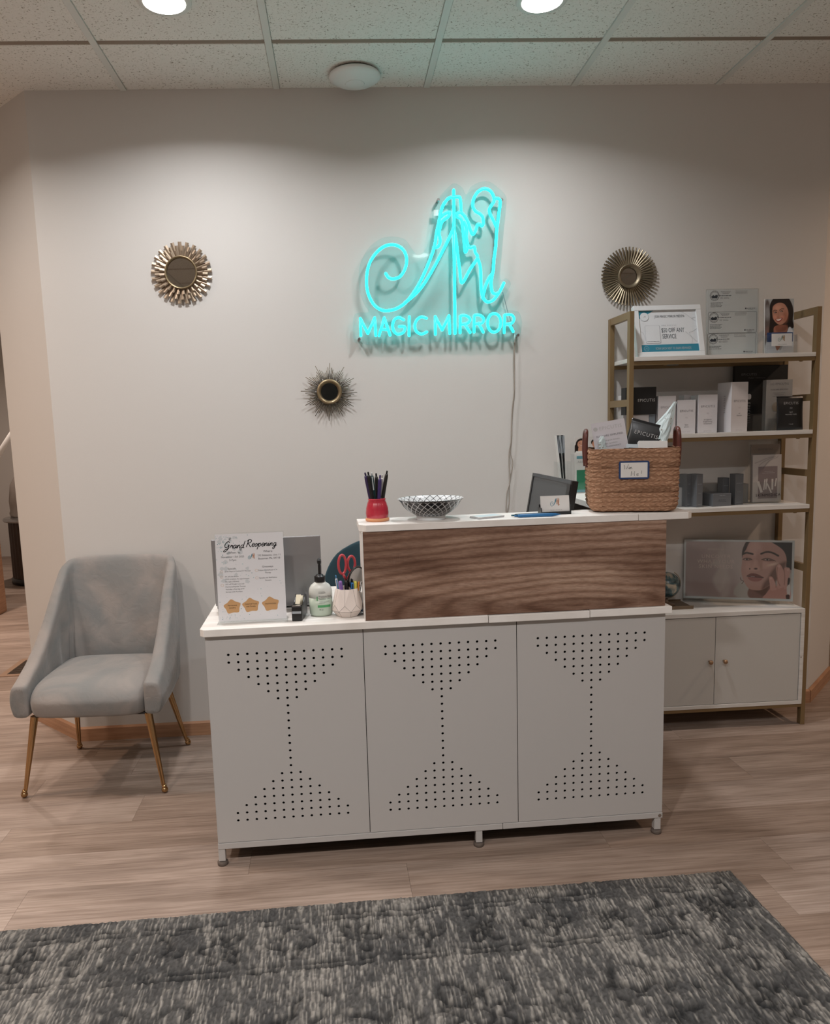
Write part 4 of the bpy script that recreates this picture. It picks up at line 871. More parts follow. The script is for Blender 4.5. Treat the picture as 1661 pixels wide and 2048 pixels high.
# stack of small glass coasters / cards
cs_ = dthing('card_stack', 'low stack of pale blue-white cards lying on the counter', 'card stack', .868, .052, ZC, .38)
for k in range(4): B().box(-.046, .046, -.026, .026, 0, .0014).build('card', [mat('card_grey', '#8b8f96', .35), PAPER][k % 2], cs_, loc=(.0006*k, 0, .0001+.0015*k), bevel=.0003)
B().box(-.040, .040, -.021, .021, 0, .0004).build('top_print', mat('pale_blue', '#c2d6dc', .3), cs_, loc=(.0015, 0, .0061))
def lying_pen(label, x0_, n0, x1_, n1, col, clip, r=.0052):
    L = math.hypot(x1_-x0_, n1-n0); a = math.atan2(n1-n0, x1_-x0_)
    return pen(label, DW(x0_, n0, ZC+r+.0002), (0, PI/2, DA+a) if True else 0, col, L, r, clip, group='pens lying on the counter')
lying_pen('bright blue ballpoint lying on the counter in front of the card holder', 1.087, .012, .955, .016, '#1d6296', '#1d5d90')
lying_pen('dark teal pen lying behind the bright blue one', 1.070, .030, .950, .034, '#17323a', '#2a5a66')
# business card holder
ch = dthing('card_holder', 'black plastic holder with a stack of white business cards, on the counter', 'card holder', 1.086, .068, ZC, .0)
B().box(-.047, .047, -.016, .018, 0, .007).box(-.047, .047, -.018, -.015, 0, .010).build('base', BLACK, ch, bevel=.001)
B().add([(-.044, .016, .004), (.044, .016, .004), (.044, .022, .030), (-.044, .022, .030), (-.044, .018, .004), (.044, .018, .004), (.044, .024, .030), (-.044, .024, .030)], [(0, 1, 2, 3), (7, 6, 5, 4), (0, 3, 7, 4), (1, 5, 6, 2), (3, 2, 6, 7)]).build('back_rest', BLACK, ch)
B().box(-.0475, -.0455, -.016, .02, 0, .022).box(.0455, .0475, -.016, .02, 0, .028).build('side', BLACK, ch)
def bizcard(name, parent, loc, rot, w_=.089, h_=.050, cols=(TEALI, ROSE)):
    b = B(); b.box(-w_/2, w_/2, -.0002, .0002, 0, h_); logo(b, -w_*.02, h_*.56, h_*.62, -.0005, 1, 2, .075); b.text('MAGIC MIRROR', .002, h_*.10, h_*.075, -.0005, 3, space=1.5)
    return b.build(name, [PAPER, cols[0], cols[1], GREYINK], parent, loc, rot)
for k in range(6):
    if k == 0: bizcard('business_card', ch, (0, -.010, .0075), (math.radians(-9), 0, 0))
    else: B().box(-.0445, .0445, -.0002, .0002, 0, .050).build('business_card', PAPER, ch, (.0008*(k % 2), -.010+.0022*k, .0075), (math.radians(-9), 0, 0))
# monitor turned to the left
mo = dthing('monitor', 'dark computer monitor with black bezel, turned sideways behind the counter', 'monitor', 1.19, .375, ZT)
M_ = Matrix.Translation((-.045, 0, .25)) @ Matrix.Rotation(math.radians(10), 4, 'Y')
def mbox(name, m, x0, x1, y0, y1, z0, z1, **k): return B().box(x0, x1, y0, y1, z0, z1, M=M_).build(name, m, mo, **k)
mbox('casing', BLACK, .0, .022, -.225, .225, -.14, .1385, bevel=.002)
mbox('bezel', mat('bezel_grey', '#45474a', .5), -.004, .0, -.225, .225, .1265, .1385); mbox('bezel', BLACK, -.004, .0, .209, .225, -.14, .1265); mbox('bezel', BLACK, -.004, .0, -.225, -.192, -.14, .1265); mbox('bezel', BLACK, -.004, .0, -.192, .209, -.14, -.12)
mbox('screen', mat('screen_off', '#4a4c4e', .45), -.0012, -.0002, -.192, .209, -.12, .1265)
B().box(.0, .03, -.03, .03, .005, .22).build('stand_neck', BLACK, mo); B().box(-.06, .09, -.09, .09, 0, .008).build('stand_foot', BLACK, mo, bevel=.002)

# ---------------------------------------------------------------- woven basket
BW2, BD2, BHt, BTH = .130, .100, .193, -.26
bk = dthing('woven_basket', 'braided natural fibre basket with brown leather handles and a win me card', 'basket', 1.348, .119, ZC+.0004, BTH)
def perim(n, hw, hd, r):
    segs = []; L = [2*(hw-r), PI*r/2, 2*(hd-r), PI*r/2]*2; tot = sum(L); out = []
    for k in range(n):
        s_ = tot*k/n; i = 0
        while s_ > L[i]: s_ -= L[i]; i += 1
        q = i//2
        if i % 2 == 0:
            p = [(-hw+r+s_, -hd), (hw, -hd+r+s_), (hw-r-s_, hd), (-hw, hd-r-s_)][q]; nn_ = [(0, -1), (1, 0), (0, 1), (-1, 0)][q]
        else:
            c_ = [(hw-r, -hd+r), (hw-r, hd-r), (-hw+r, hd-r), (-hw+r, -hd+r)][q]; a = -PI/2+q*PI/2+s_/r; nn_ = (math.cos(a), math.sin(a)); p = (c_[0]+r*nn_[0], c_[1]+r*nn_[1])
        out.append((*p, *nn_))
    return np.array(out), tot
NU, NV = 620, 170
pq, tot = perim(NU, BW2, BD2, .032); vv_ = np.linspace(0, 1, NV)[:, None]; uu_ = (np.arange(NU)/NU*tot)[None]
rows_ = 13; sag = .006*np.sin(np.arange(NU)/NU*2*PI*2+1)[None]*np.sin(PI*vv_); zz = vv_*BHt
rv = vv_*rows_+ .18*np.sin(uu_*9+3*np.floor(vv_*3)); ri = np.floor(rv); fv = rv-ri; cv = 2*fv-1
pitch = .0165; ph = (uu_/pitch+ri*.37+.55*np.abs(cv)*np.where(ri % 2 == 0, 1, -1)*1.2)
ff = ph-np.floor(ph); lump = np.sqrt(np.clip(1-(2*ff-1)**2, 0, 1)); half = np.where(((np.floor(ph)+(cv > 0)) % 2) == 0, 1., .55)
prof_ = np.clip(1-cv**2, 0, 1)**.5; disp = .0012+.0046*prof_*(.35+.65*lump*half)
nz = vnoise(NV, NU, 2.2, 4, 31); nz2 = vnoise(NV, NU, 10, 40, 32)
taper = 1+.02*(vv_-.5)-.10*np.exp(-vv_/.045); off_ = disp+.0012*(nz-.5)
X = pq[:, 0][None]*taper+pq[:, 2][None]*off_; Y = pq[:, 1][None]*taper+pq[:, 3][None]*off_; Z = zz+.003+0*uu_+.0025*(vnoise(NV, NU, 20, 25, 33)-.5)*vv_*2
base = np.array(rgb('#a07b62'))[None, None]; dk = np.array(rgb('#5f4230'))[None, None]; lt = np.array(rgb('#c3a084'))[None, None]
dkrow = ((ri == 4) & (nz2 > .40)) | ((ri == 9) & (nz2 > .42)); C = base*(.86+.28*nz[..., None])
C = C+(lt-base)*(np.clip((lump*half*prof_-.62)*2.2, 0, 1)*.55)[..., None]; C = np.where((nz > .90)[..., None], lt, C); C = np.where(dkrow[..., None], C*.5+dk*.5, C); seam = np.clip(1-prof_*2.0, 0, 1)[..., None]; C = C*(1-.45*seam)+dk*.45*seam
me = grid_mesh('woven_body', X, Y, Z, C, True, True); me.materials.append(JUTE); link('woven_body', me, bk)
b = B(); inn = [[(x*.955, y_*.955, z) for x, y_, _, _ in pq[::10]] for z in (BHt, .012)]; b.ring(inn, 0, True, (False, True))
rim_ = pq[::10]; b.ring([[(x*1.03, y_*1.04, BHt+.002) for x, y_, _, _ in rim_], [(x*.955, y_*.955, BHt+.003) for x, y_, _, _ in rim_]], 0, True, (False, False)); b.build('lining', mat('jute_plain', '#6d4c36', .9), bk)
LEA = mat('brown_leather', '#57281f', .35, spec=.5)
for s_ in (-1, 1):
    P = crom([(s_*(BW2+.006), -.040, BHt-.055), (s_*(BW2+.010), -.034, BHt+.0), (s_*(BW2+.009), -.028, BHt+.045), (s_*(BW2+.008), -.014, BHt+.058), (s_*(BW2+.008), .014, BHt+.058), (s_*(BW2+.009), .030, BHt+.045), (s_*(BW2+.010), .040, BHt), (s_*(BW2+.006), .040, BHt-.055)], 8)
    B().tube(P, .0068, 10).build('handle', LEA, bk)
    for q in (-.040, .040): B().sphere((s_*(BW2+.010), q, BHt-.045), .004, 8).build('rivet', AGOLD, bk)
b = B(); w_, h_ = .0445, .0275
def rrect(w2, h2, r, n=5): return [(sx*(w2-r)+r*math.cos(a), sz*(h2-r)+r*math.sin(a)) for sx, sz, a0 in ((1, -1, -PI/2), (1, 1, 0), (-1, 1, PI/2), (-1, -1, PI)) for a in np.linspace(a0, a0+PI/2, n)]
b.prism(rrect(w_, h_, .006), -.0016, 0, 1); b.rect(-w_+.0055, w_-.0055, -h_+.0050, h_-.0050, -.0018, 0)
script(b, 'W', -.029, .003, .0145, -.002, 2, 0, .075); script(b, 'in', -.0155, .003, .0135, -.002, 2, 0, .07); script(b, 'M', -.009, -.018, .0155, -.002, 2, 0, .075); script(b, 'e', .0065, -.018, .016, -.002, 2, 0, .055); script(b, '!', .020, -.017, .016, -.002, 2, .05, .06)
b.build('name_card', [PAPER, mat('navy_border', '#1f3a68', .5), INK], bk, (-.004, -BD2-.0085, .131))
TIS = mat('tissue_paper', '#c9d8da', .7); TIS2 = mat('tissue_dots', '#a9a39a', .7)
# what is in the basket
def bthing(name, label, cat, x, n, z, rot, group=None):
    x *= .9; c_, s_ = math.cos(BTH), math.sin(BTH); return thing(name, label, cat, DW(1.348+x*c_-n*s_, .119+x*s_+n*c_, ZC+z), (rot[0], rot[1], DA+BTH+rot[2]), group)
c1 = bthing('product_card', 'large white product card leaning at the left of the basket', 'card', -.052, -.030, .106, (-.10, -.15, 0))
b = B(); b.box(-.051, .051, -.0006, .0006, 0, .178); b.text('EPICUTIS', .006, .153, .0155, -.001, 1, space=1.15); b.disc(-.040, .1585, .0065, -.001, 1)
b.text('SKINCARE SIMPLIFIED', .0, .131, .0086, -.001, 2, bold=.01)
for k, (t, m_) in enumerate((('Medical-grade skincare', 3), ('clean ingredients', 3), ('FULL TRANSPARENCY', 2))): b.text(t, 0, .117-.010*k, .0062, -.001, m_)
b.build('card', [mat('lilac_card', '#cfccd2', .5), SILVERINK, GREYINK, LINK], c1)
FOIL = mat('black_foil_pouch', '#17181a', .3, spec=.6)
def pouch(t, w_, h_, lines, dirn=1):
    n = 12; R = []
    for i in range(n+1):
        z = h_*i/n; bul = .0065*math.sin(PI*min(1, max(0, (z-.008)/(h_-.02))))**.6 if .008 < z < h_-.012 else .0006
        R.append([(w_/2*math.cos(a)*(1-.02*math.sin(PI*i/n)), bul*math.copysign(abs(math.sin(a))**.7, math.sin(a)), z) for a in np.linspace(0, 2*PI, 24, endpoint=False)])
    o_ = B().ring(R).build('pouch', FOIL, t); b = B()
    for s_, x, z, sz, m_, kw in lines: b.text(s_, x, z, sz, -.0085, m_, **kw)
    b.build('print', [SILVERINK, GREYINK], t)
c2 = bthing('foil_pouch', 'black foil pouch tilted in the middle of the basket', 'pouch', .020, -.018, .152, (-.12, .30, 0))
pouch(c2, .108, .128, [('EPICUTIS', .0, .082, .0165, 0, dict(space=1.15)), ('(o)', .0, .062, .009, 1, {})])
c3 = bthing('carton', 'small plain white box lying in the basket in front of the foil pouch', 'box', .066, -.055, .170, (-.25, .03, 0)); B().box(-.043, .043, 0, .03, 0, .048).build('box', PAPER, c3, bevel=.001)
c4 = bthing('sample_box', 'flat black box under the foil pouch at the front of the basket', 'box', .022, -.055, .178, (-.3, .06, 0)); B().box(-.05, .05, -.02, .02, -.012, .012).build('box', BLACKM, c4, bevel=.001)
B().box(-.030, .006, -.0212, -.0208, .0, .0115).build('silver_label', mat('silver_label', '#8d9396', .4, metal=.4), c4, loc=(-.014, .0, .0125))
c5 = bthing('folded_card', 'white folded paper behind the foil pouch in the basket', 'paper', .050, .030, .140, (-.1, .35, .1)); B().box(-.035, .03, -.0005, .0005, 0, .105).box(-.03, .028, .004, .005, 0, .096).build('paper', PAPER, c5)
def tissue(name, label, x, n, z, H_, w0, seed, lean=(0, 0)):
    t = bthing(name, label, 'tissue paper', x, n, z, (0, 0, 0), 'crumpled white tissue paper in the basket'); r_ = random.Random(seed); R = []
    m_ = 22; K = 12
    for i in range(K+1):
        q = i/K; w_ = w0*(1-q)**.8*(1+.35*math.sin(q*9+seed))+.004
        R.append([(lean[0]*q*q+w_*(1+.35*math.sin(3*a+q*6+seed)+.2*r_.uniform(-1, 1))*math.cos(a), lean[1]*q+w_*.55*(1+.3*r_.uniform(-1, 1))*math.sin(a), H_*q) for a in np.linspace(0, 2*PI, m_, endpoint=False)])
    o_ = B().ring(R, smooth=False).build('tissue', TIS, t)
    b = B()
    for k in range(14):
        i = r_.randint(1, K-3); j = r_.randint(12, 20); p = R[i][j]; b.sphere((p[0], p[1]-.001, p[2]), .0022, 6, sc=(1, .6, 1))
    b.build('print_dots', TIS2, t); return t
tissue('tissue_paper', 'tall pointed twist of dotted white tissue at the right of the basket', .090, -.010, .13, .205, .030, 2, (.052, .02))
tissue('tissue_paper', 'low crumple of white tissue at the left of the basket', -.100, -.03, .13, .105, .021, 5, (.0, 0))
tissue('tissue_paper', 'short crumple of tissue behind the black foil pouch', .035, .045, .13, .12, .033, 9, (.01, 0))

# ---------------------------------------------------------------- things on the return counter
lh = dthing('brochure_holder', 'clear acrylic holder with brochures showing a smiling portrait, on the return counter', 'brochure holder', 1.400, .74, ZC, -.10)
B().box(-.035, .09, -.03, .03, 0, .003).box(-.035, .09, -.03, -.0275, 0, .155).box(-.035, -.0325, -.03, .03, 0, .155).box(.0875, .09, -.03, .03, 0, .155).box(-.035, .09, .0275, .03, .0, .20).build('holder', ACR, lh)
def face_small(cv_, x, y, s_, skin='#c08d74', hair='#1d1310', woman=True):
    if woman: cv_.ell(x, y+.02*s_, .52*s_, .82*s_, hair); cv_.poly([(x-.5*s_, y), (x-.62*s_, y+1.3*s_), (x+.62*s_, y+1.3*s_), (x+.5*s_, y)], hair)
    else: cv_.ell(x, y-.18*s_, .45*s_, .52*s_, hair)
    cv_.poly([(x-.22*s_, y+.4*s_), (x-.25*s_, y+1.3*s_), (x+.25*s_, y+1.3*s_), (x+.22*s_, y+.4*s_)], skin); cv_.ell(x, y+.05*s_, .36*s_, .55*s_, skin)
    for q in (-1, 1): cv_.ell(x+q*.15*s_, y-.05*s_, .06*s_, .03*s_, '#2b1a14', .01); cv_.line([(x+q*.07*s_, y-.15*s_), (x+q*.16*s_, y-.18*s_), (x+q*.24*s_, y-.14*s_)], .03*s_, '#2b1a14', .01)
    cv_.line([(x, y-.02*s_), (x-.03*s_, y+.14*s_), (x+.04*s_, y+.16*s_)], .025*s_, '#9a6650', .01); cv_.ell(x, y+.30*s_, .14*s_, .055*s_, '#8b3c3c', .01); cv_.ell(x, y+.29*s_, .11*s_, .025*s_, '#eee4dd', .01)
fb = B().box(-.030, .084, -.024, -.022, .004, .222).build('brochure', PAPER, lh)
cv_ = Canvas(70, .52, '#c9c4c0'); face_small(cv_, .26, .42, .42); cv_.poly([(0, 1), (.05, .86), (.47, .86), (.52, 1)], '#dcdcd8', smooth=False); cv_.build('portrait', -.030, .022, .158, .222, -.0243, fb)
cv_ = Canvas(70, .52, '#c3c0bd'); face_small(cv_, .26, .42, .42, '#b98369', '#15100e', False); cv_.poly([(0, 1), (.05, .86), (.47, .86), (.52, 1)], '#e4e2de', smooth=False); cv_.build('portrait', .026, .084, .158, .222, -.0243, fb)
b = B(); b.rect(-.022, .076, .136, .148, -.0245, 0); b.text('A&B', -.008, .120, .012, -.0245, 1); b.text('Λ', .04, .120, .012, -.0245, 1); b.rect(-.022, .084, .012, .092, -.0245, 2); b.rect(.02, .076, .03, .068, -.0247, 3); b.rect(-.03, .084, .004, .014, -.0247, 0)
b.build('print', [mat('aqua_band', '#5d98a4', .5), LINK, mat('green_print', '#1f7f5d', .5), mat('pale_green', '#b9cfc9', .5)], fb)
fn = dthing('leaflet_holder', 'clear tub of black and white leaflets standing fanned by the wall', 'leaflet holder', 1.378, .915, ZC, .0)
B().box(-.028, .030, -.022, .022, 0, .003).box(-.028, .030, -.022, -.0195, 0, .118).box(-.028, -.0255, -.022, .022, 0, .118).box(.0275, .030, -.022, .022, 0, .118).build('holder', ACR, fn)
for k in range(7):
    t = -.11+.013*k; b = B(); b.box(-.0007, .0007, -.016, .016, 0, .225, 0); b.box(-.0009, .0009, -.0165, -.0160, .150, .222, 1)
    b.build('leaflet', [BLACKM if k % 3 else PAPER, mat('leaflet_white', '#b9c2c8', .5)], fn, (.0025*k-.002, 0, .004), (0, t, 0))
jr = dthing('candle_jar', 'pale green frosted glass jar with a lid, half hidden behind the basket', 'jar', 1.452, .60, ZC)
B().lathe([(.024, 0), (.029, .003), (.030, .02), (.030, .098), (.028, .104)], 32).build('jar', mat('frosted_green', '#b7cdbb', .35), jr); B().lathe([(.0305, .104), (.031, .106), (.031, .122), (.029, .124)], 32).build('lid', mat('jar_lid', '#c9d8d2', .4), jr); B().lathe([(.0303, .004), (.0308, .005), (.0308, .012), (.0303, .013)], 32, cap=(False, False)).build('base_band', mat('tan_band', '#b58f6c', .5), jr)

# ================================================================== THINGS ON THE SHELF UNIT
FW_ = mat('frame_white', '#d6d9da', .35); CART = mat('carton_lilac_white', '#c9c6c8', .55); CARTS = mat('carton_edge', '#aeb2b8', .55)
def sthing(name, label, cat, x, y, z, rot=(0, 0, 0), group=None): return thing(name, label, cat, (x, y, z), rot, group)
Z1, Z2, Z3 = ZS
# framed offer, leaning back
pf = sthing('picture_frame', 'white picture frame with a teal and white fifty dollar offer, on the top shelf', 'picture frame', 2.394, -.212, Z1+.0005, (-.26, 0, 0))
w_, h_, t_ = .140, .216, .024
b = B(); 
for a in ((-w_, w_, 0, .020), (-w_, w_, h_-.020, h_), (-w_, -w_+.020, .0202, h_-.0202), (w_-.020, w_, .0202, h_-.0202)): b.box(a[0], a[1], -.008, .016, a[2], a[3])
b.build('frame', FW_, pf, bevel=.001)
b = B(); b.box(-.121, .121, -.001, .003, .019, h_-.019, 0); y = -.0016; xl, xr, zt, zb = -.120, .120, h_-.020, .020
b.flat([(xl, zt), (xl, zt-.034), (xl+.012, zt-.030), (xl+.064, zt)], y, 1); b.disc(xl+.025, zt-.026, .0185, y-.0004, 2); b.disc(xl+.0243, zt-.0253, .0178, y-.0006, 0)
logo(b, xl+.0245, zt-.026, .011, y-.0008, 4, 4)
b.text('JOIN MAGIC MIRROR MEDSPA', .010, zt-.030, .0150, y, 3, sx=.62, bold=.012)
b.prism(rrect(.030, .037, .005), 0, .0001, 2); 
b.flat([(x-.0660, z+.095) for x, z in rrect(.0315, .0385, .005)], y-.0001, 5); b.flat([(x-.0668, z+.0962) for x, z in rrect(.0295, .0365, .004)], y-.0003, 0)
b.greek(-.092, -.042, .0655, .0030, y-.0005, 3)
b.text('AND RECEIVE', -.028, .130, .0072, y, 5, 'L', space=1.5); b.text('$50 OFF ANY', -.030, .103, .0270, y, 3, 'L', sx=.60, bold=.012); b.text('SERVICE', -.028, .077, .0270, y, 3, 'L', sx=.60, bold=.012)
b.rect(xl, xr, zb, zb+.032, y, 1); b.text('SCAN EACH VISIT TO EARN REWARDS', .014, zb+.0105, .0142, y-.0002, 6, sx=.60, bold=.012)
P = [(-.098+.010*math.cos(t), zb+.016+.010*math.sin(t)) for t in np.linspace(0, 2*PI, 20)]; b.stroke(P, .0008, y-.0002, 6, curve=False); b.stroke([(-.103, zb+.013), (-.098, zb+.018), (-.093, zb+.013)], .0009, y-.0002, 6, curve=False)
for q in ([(.05, zt), (.075, zt-.015), (.100, zt-.035), (.12, zt-.05)], [(.085, .10), (.103, .106), (.12, .117)], [(.07, .105), (.09, .085), (.115, .060)], [(.092, .052), (.096, .075), (.085, .1)], [(-.12, .11), (-.105, .10), (-.1, .07)], [(.10, zt-.037), (.12, zt-.03)]): b.stroke(q, .0009, y, 5)
b.build('printed_offer', [mat('offer_paper', '#d3d7da', .4), TEALP, mat('badge_edge', '#8d979c', .5), mat('slate_ink', '#2c3640', .6), LINK, mat('marble_vein', '#a7abb0', .6), SILVERINK], pf)
B().box(-.02, .02, .017, .020, .02, .19).build('easel_back', FW_, pf)
# licence certificates in an acrylic stand
lc = sthing('certificate_stand', 'tall clear acrylic stand with three stacked licence certificates, on the top shelf', 'sign', 2.674, -.165, Z1+.0005, (-.035, 0, .03))
B().box(-.113, .113, -.002, .0, 0, .271).box(-.113, .113, .002, .004, 0, .271).box(-.113, .113, -.02, .06, 0, .0025).build('holder', ACR, lc)
b = B(); b.box(-.109, .109, .0002, .0016, .004, .268); y = -.0001
for k in range(3):
    zb = .006+.0875*k; zc = zb+.0855; dxx = -.002+.0025*k; P = [(x+dxx, z+(zb+zc)/2) for x, z in rrect(.1045, .0425, .006)]
    if k < 2: b.stroke(P+[P[0]], .0010, y, 1, curve=False)
    cx, cz = -.080+dxx, zc-.022
    for r_ in (.0195, .0150): Q = [(cx+r_*math.cos(t), cz+r_*math.sin(t)) for t in np.linspace(0, 2*PI, 26)]; b.stroke(Q, .0016 if r_ > .018 else .0008, y, 2, curve=False)
    b.flat([(cx-.014, cz-.003), (cx-.006, cz+.003), (cx, cz-.001), (cx+.007, cz+.004), (cx+.014, cz-.002), (cx+.010, cz-.010), (cx-.010, cz-.010)], y, 1); b.stroke([(cx-.013, cz-.006), (cx+.002, cz-.003), (cx+.018, cz+.004)], .002, y-.0001, 1)
    for q in range(14): t = 2*PI*q/14; b.disc(cx+.0172*math.cos(t), cz+.0172*math.sin(t), .0011, y, 1, 6)
    for q in range(3): b.greek(-.054+dxx+.004*q, -.012+dxx-.003*q, zc-.006-.0042*q, .0019, y, 2); b.greek(.010+dxx, .060+dxx, zc-.005-.0045*q, .0016, y, 2)
    b.greek(-.062+dxx, -.006+dxx, zc-.0225, .0030, y, 1)
    for q in range(2): b.greek(-.056+dxx, -.044+dxx, zc-.030-.0045*q, .0018, y, 2); b.greek(-.040+dxx, -.018+dxx, zc-.030-.0045*q, .0018, y, 2)
    for q in range(4 if k else 3): b.greek(-.097+dxx, -.045+dxx-.006*(q % 2), zc-.051-.0052*q, .0022, y, 1)
    b.disc(.054+dxx, zb+.0105, .0032, y, 1, 10); b.text('Montana.gov' if 0 else '', 0, 0, .001, y, 1) if 0 else None; b.greek(.059+dxx, .094+dxx, zb+.0105, .0034, y, 2); b.greek(.063+dxx, .086+dxx, zb+.0055, .0016, y, 2)
b.build('certificates', [mat('certificate_paper', '#dcdfdf', .5), mat('slate_ink', '#2c3640', .6), GREYINK], lc)
# brochure with smiling portrait, business card in front
bs = sthing('brochure_stand', 'clear stand with a brochure of a smiling dark haired woman, on the top shelf', 'brochure holder', 2.863, -.176, Z1+.0005, (-.05, 0, .03))
B().box(-.066, .066, -.002, .0, 0, .215).box(-.064, .066, -.028, -.026, 0, .075).box(-.066, .066, -.028, .05, 0, .0025).box(-.0665, -.0645, -.028, 0, 0, .075).box(.0645, .0665, -.028, 0, 0, .075).build('holder', ACR, bs)
br_ = B().box(-.0615, .0640, -.0065, -.003, .003, .224).build('brochure', PAPER, bs)
cv_ = Canvas(230, .568, '#a9aeb0')
cv_.poly([(0, .1), (.1, .12), (.12, .9), (0, .95)], '#5d5350', .04); cv_.ell(.05, .25, .06, .12, '#8e8f90', .05); cv_.ell(.06, .62, .05, .1, '#7c5f58', .05)
cv_.poly([(.10, .35), (.10, .10), (.22, -.05), (.42, -.05), (.53, .10), (.56, .25), (.55, .40), (.57, .52), (.50, .56), (.42, .62), (.30, .75), (.05, .80), (.08, .6)], '#1b1211', .012)
cv_.poly([(.14, .62), (.06, .70), (.02, 1.05), (.56, 1.05), (.55, .62), (.48, .52), (.42, .66), (.30, .95), (.20, .66)], '#d9dbe0', .012)
cv_.poly([(.20, .5), (.18, .66), (.245, .95), (.40, .68), (.44, .50)], '#a06a55', .012); cv_.poly([(.22, .5), (.24, .60), (.40, .58), (.44, .48)], '#7d4a3b', .02, .7)
cv_.poly([(.145, .26), (.16, .14), (.25, .075), (.36, .085), (.43, .16), (.46, .27), (.43, .38), (.37, .45), (.29, .475), (.215, .43), (.165, .36)], '#b3826e', .01)
cv_.ell(.25, .16, .07, .05, '#d39c84', .06, op=.8); cv_.ell(.40, .33, .05, .10, '#9c604b', .05, op=.7); cv_.ell(.20, .33, .035, .04, '#d08f78', .04, op=.8); cv_.ell(.34, .335, .035, .03, '#cf8d76', .04, op=.7)
for pts in ([(.165, .225), (.19, .205), (.235, .215)], [(.285, .21), (.32, .185), (.37, .185)]): cv_.line(pts, .011, '#2a1713', .006)
for ex, ey in ((.203, .247), (.325, .228)): cv_.ell(ex, ey, .028, .012, '#3a2019', .006, -.1); cv_.ell(ex-.008, ey, .007, .006, '#e5dad4', .004); cv_.line([(ex-.03, ey), (ex, ey-.013), (ex+.03, ey)], .006, '#1c0f0c', .004)
cv_.line([(.265, .24), (.258, .31), (.245, .335)], .006, '#9a5f4b', .01, .8); cv_.ell(.262, .336, .022, .009, '#a36650', .008); 
cv_.poly([(.205, .372), (.26, .365), (.345, .345), (.325, .395), (.275, .425), (.23, .41)], '#8d3f3b', .006); cv_.poly([(.222, .378), (.265, .373), (.325, .358), (.305, .385), (.27, .402), (.24, .395)], '#efe6e0', .004)
for k in range(5): cv_.line([(.02, .86+.022*k), (.20, .862+.022*k)], .004, '#a5a2ad', .004, .6); cv_.line([(.36, .86+.022*k), (.54, .862+.022*k)], .004, '#a5a2ad', .004, .6)
cv_.build('portrait', -.0613, .0638, .0035, .2235, -.0068, br_)
B().rect(-.052, .060, .050, .088, -.0072, 0).build('blue_band', mat('navy_band', '#1c3f73', .5), br_)
bizcard('business_card', bs, (-.0020, -.0295, .030), (0, 0, 0), .088, .050, (mat('sage_logo', '#5f8b83', .6), mat('sand_logo', '#a98d6c', .6)))

# cartons
def carton(label, x0, x1, yf, d, z, h, m=CART, lines=(), rz=0, m2=CARTS, name='carton', group=None, pr=None, cat='box'):
    t = sthing(name, label, cat, (x0+x1)/2, yf, z+.0004, (0, 0, rz), group); w2 = (x1-x0)/2
    B().box(-w2, w2, 0, d, 0, h).build('box', m, t, bevel=.0008)
    if lines:
        b = B()
        for s_, x, zz_, sz, mi, kw in lines: b.text(s_, x, zz_, sz, -.0004, mi, **kw)
        b.build('print', pr or [SILVERINK, GREYINK, LINK], t)
    return t
def brand_lines(w_, zt, items, d=.020):
    L = [('EPICUTIS', 0, zt, w_*.155, 1, dict(space=1.2)), ('(o)', 0, zt-w_*.32, w_*.10, 2, {})]
    for k, q in enumerate(items): L.append((q, 0, zt-w_*.32-d-.0085*k, w_*.105, 1, {}))
    L.append(('NET WT / FL OZ', 0, .006, w_*.055, 2, {})); return L
carton('white product box nearest the gold post on the middle shelf', 2.350, 2.424, -.200, .06, Z2, .156, lines=brand_lines(.074, .106, ['hyvia', 'creme'], .030))
carton('shortest of the white product boxes in the middle shelf row', 2.431, 2.508, -.200, .06, Z2, .137, lines=brand_lines(.077, .088, ['lipid', 'serum'], .030))
carton('white product box just left of the biggest one on the middle shelf', 2.519, 2.600, -.200, .07, Z2, .156, lines=brand_lines(.081, .104, ['arctigenin', 'brightening', 'treatment'], .026), rz=.0)
cb = carton('biggest white product box on the middle shelf, turned to show its side', 2.648, 2.728, -.210, .085, Z2, .203, lines=brand_lines(.078, .122, ['oil', 'cleanser'], .024), rz=.20)
b = B(); b.text('EPICUTIS', 0, 0, .0125, 0, 0, 'L', space=1.5); vs = b.v; b.v = [(-.0404, .045-z, .150-x) for x, y, z in vs]; b.build('side_print', [GREYINK], cb)
carton('pale box standing behind the white box with three lines of print', 2.494, 2.524, -.120, .05, Z2, .160)
bq = carton('square black box standing on smaller white boxes, left end of the middle shelf', 2.211, 2.339, -.205, .05, Z2+.0835, .1105, BLACKM, [('EPICUTIS', .0225, .052, .0165, 0, dict(space=1.12))]); bq.location.x += .0
bq.children[0].scale = (1, 1, 1)
carton('low white box under the square black box', 2.243, 2.313, -.195, .06, Z2, .083, lines=[('EPICUTIS', .004, .045, .011, 2, {})])
carton('bluish white box behind the shelf post, beside the low white box', 2.3180, 2.3460, -.180, .06, Z2, .155, mat('carton_blue_grey', '#8f9ba6', .5))
for k, (x, y, hh) in enumerate(((2.2430, -.128, .085), (2.2430, -.128, .08))):
    carton(('lower', 'upper')[k]+' of two stacked white boxes seen through the left side frame', x-.012, x+.045, y, .06, Z2+(.0 if k == 0 else .0855), hh)
bb = carton('tall matte black presentation board at the back of the middle shelf', 2.749, 2.985, -.050, .018, Z2, .278, BLACKM, [('EPICUTIS', -.055, .236, .0145, 1, dict(space=1.2)), ('Medical  +  Performance', -.020, .223, .0075, 1, {})])
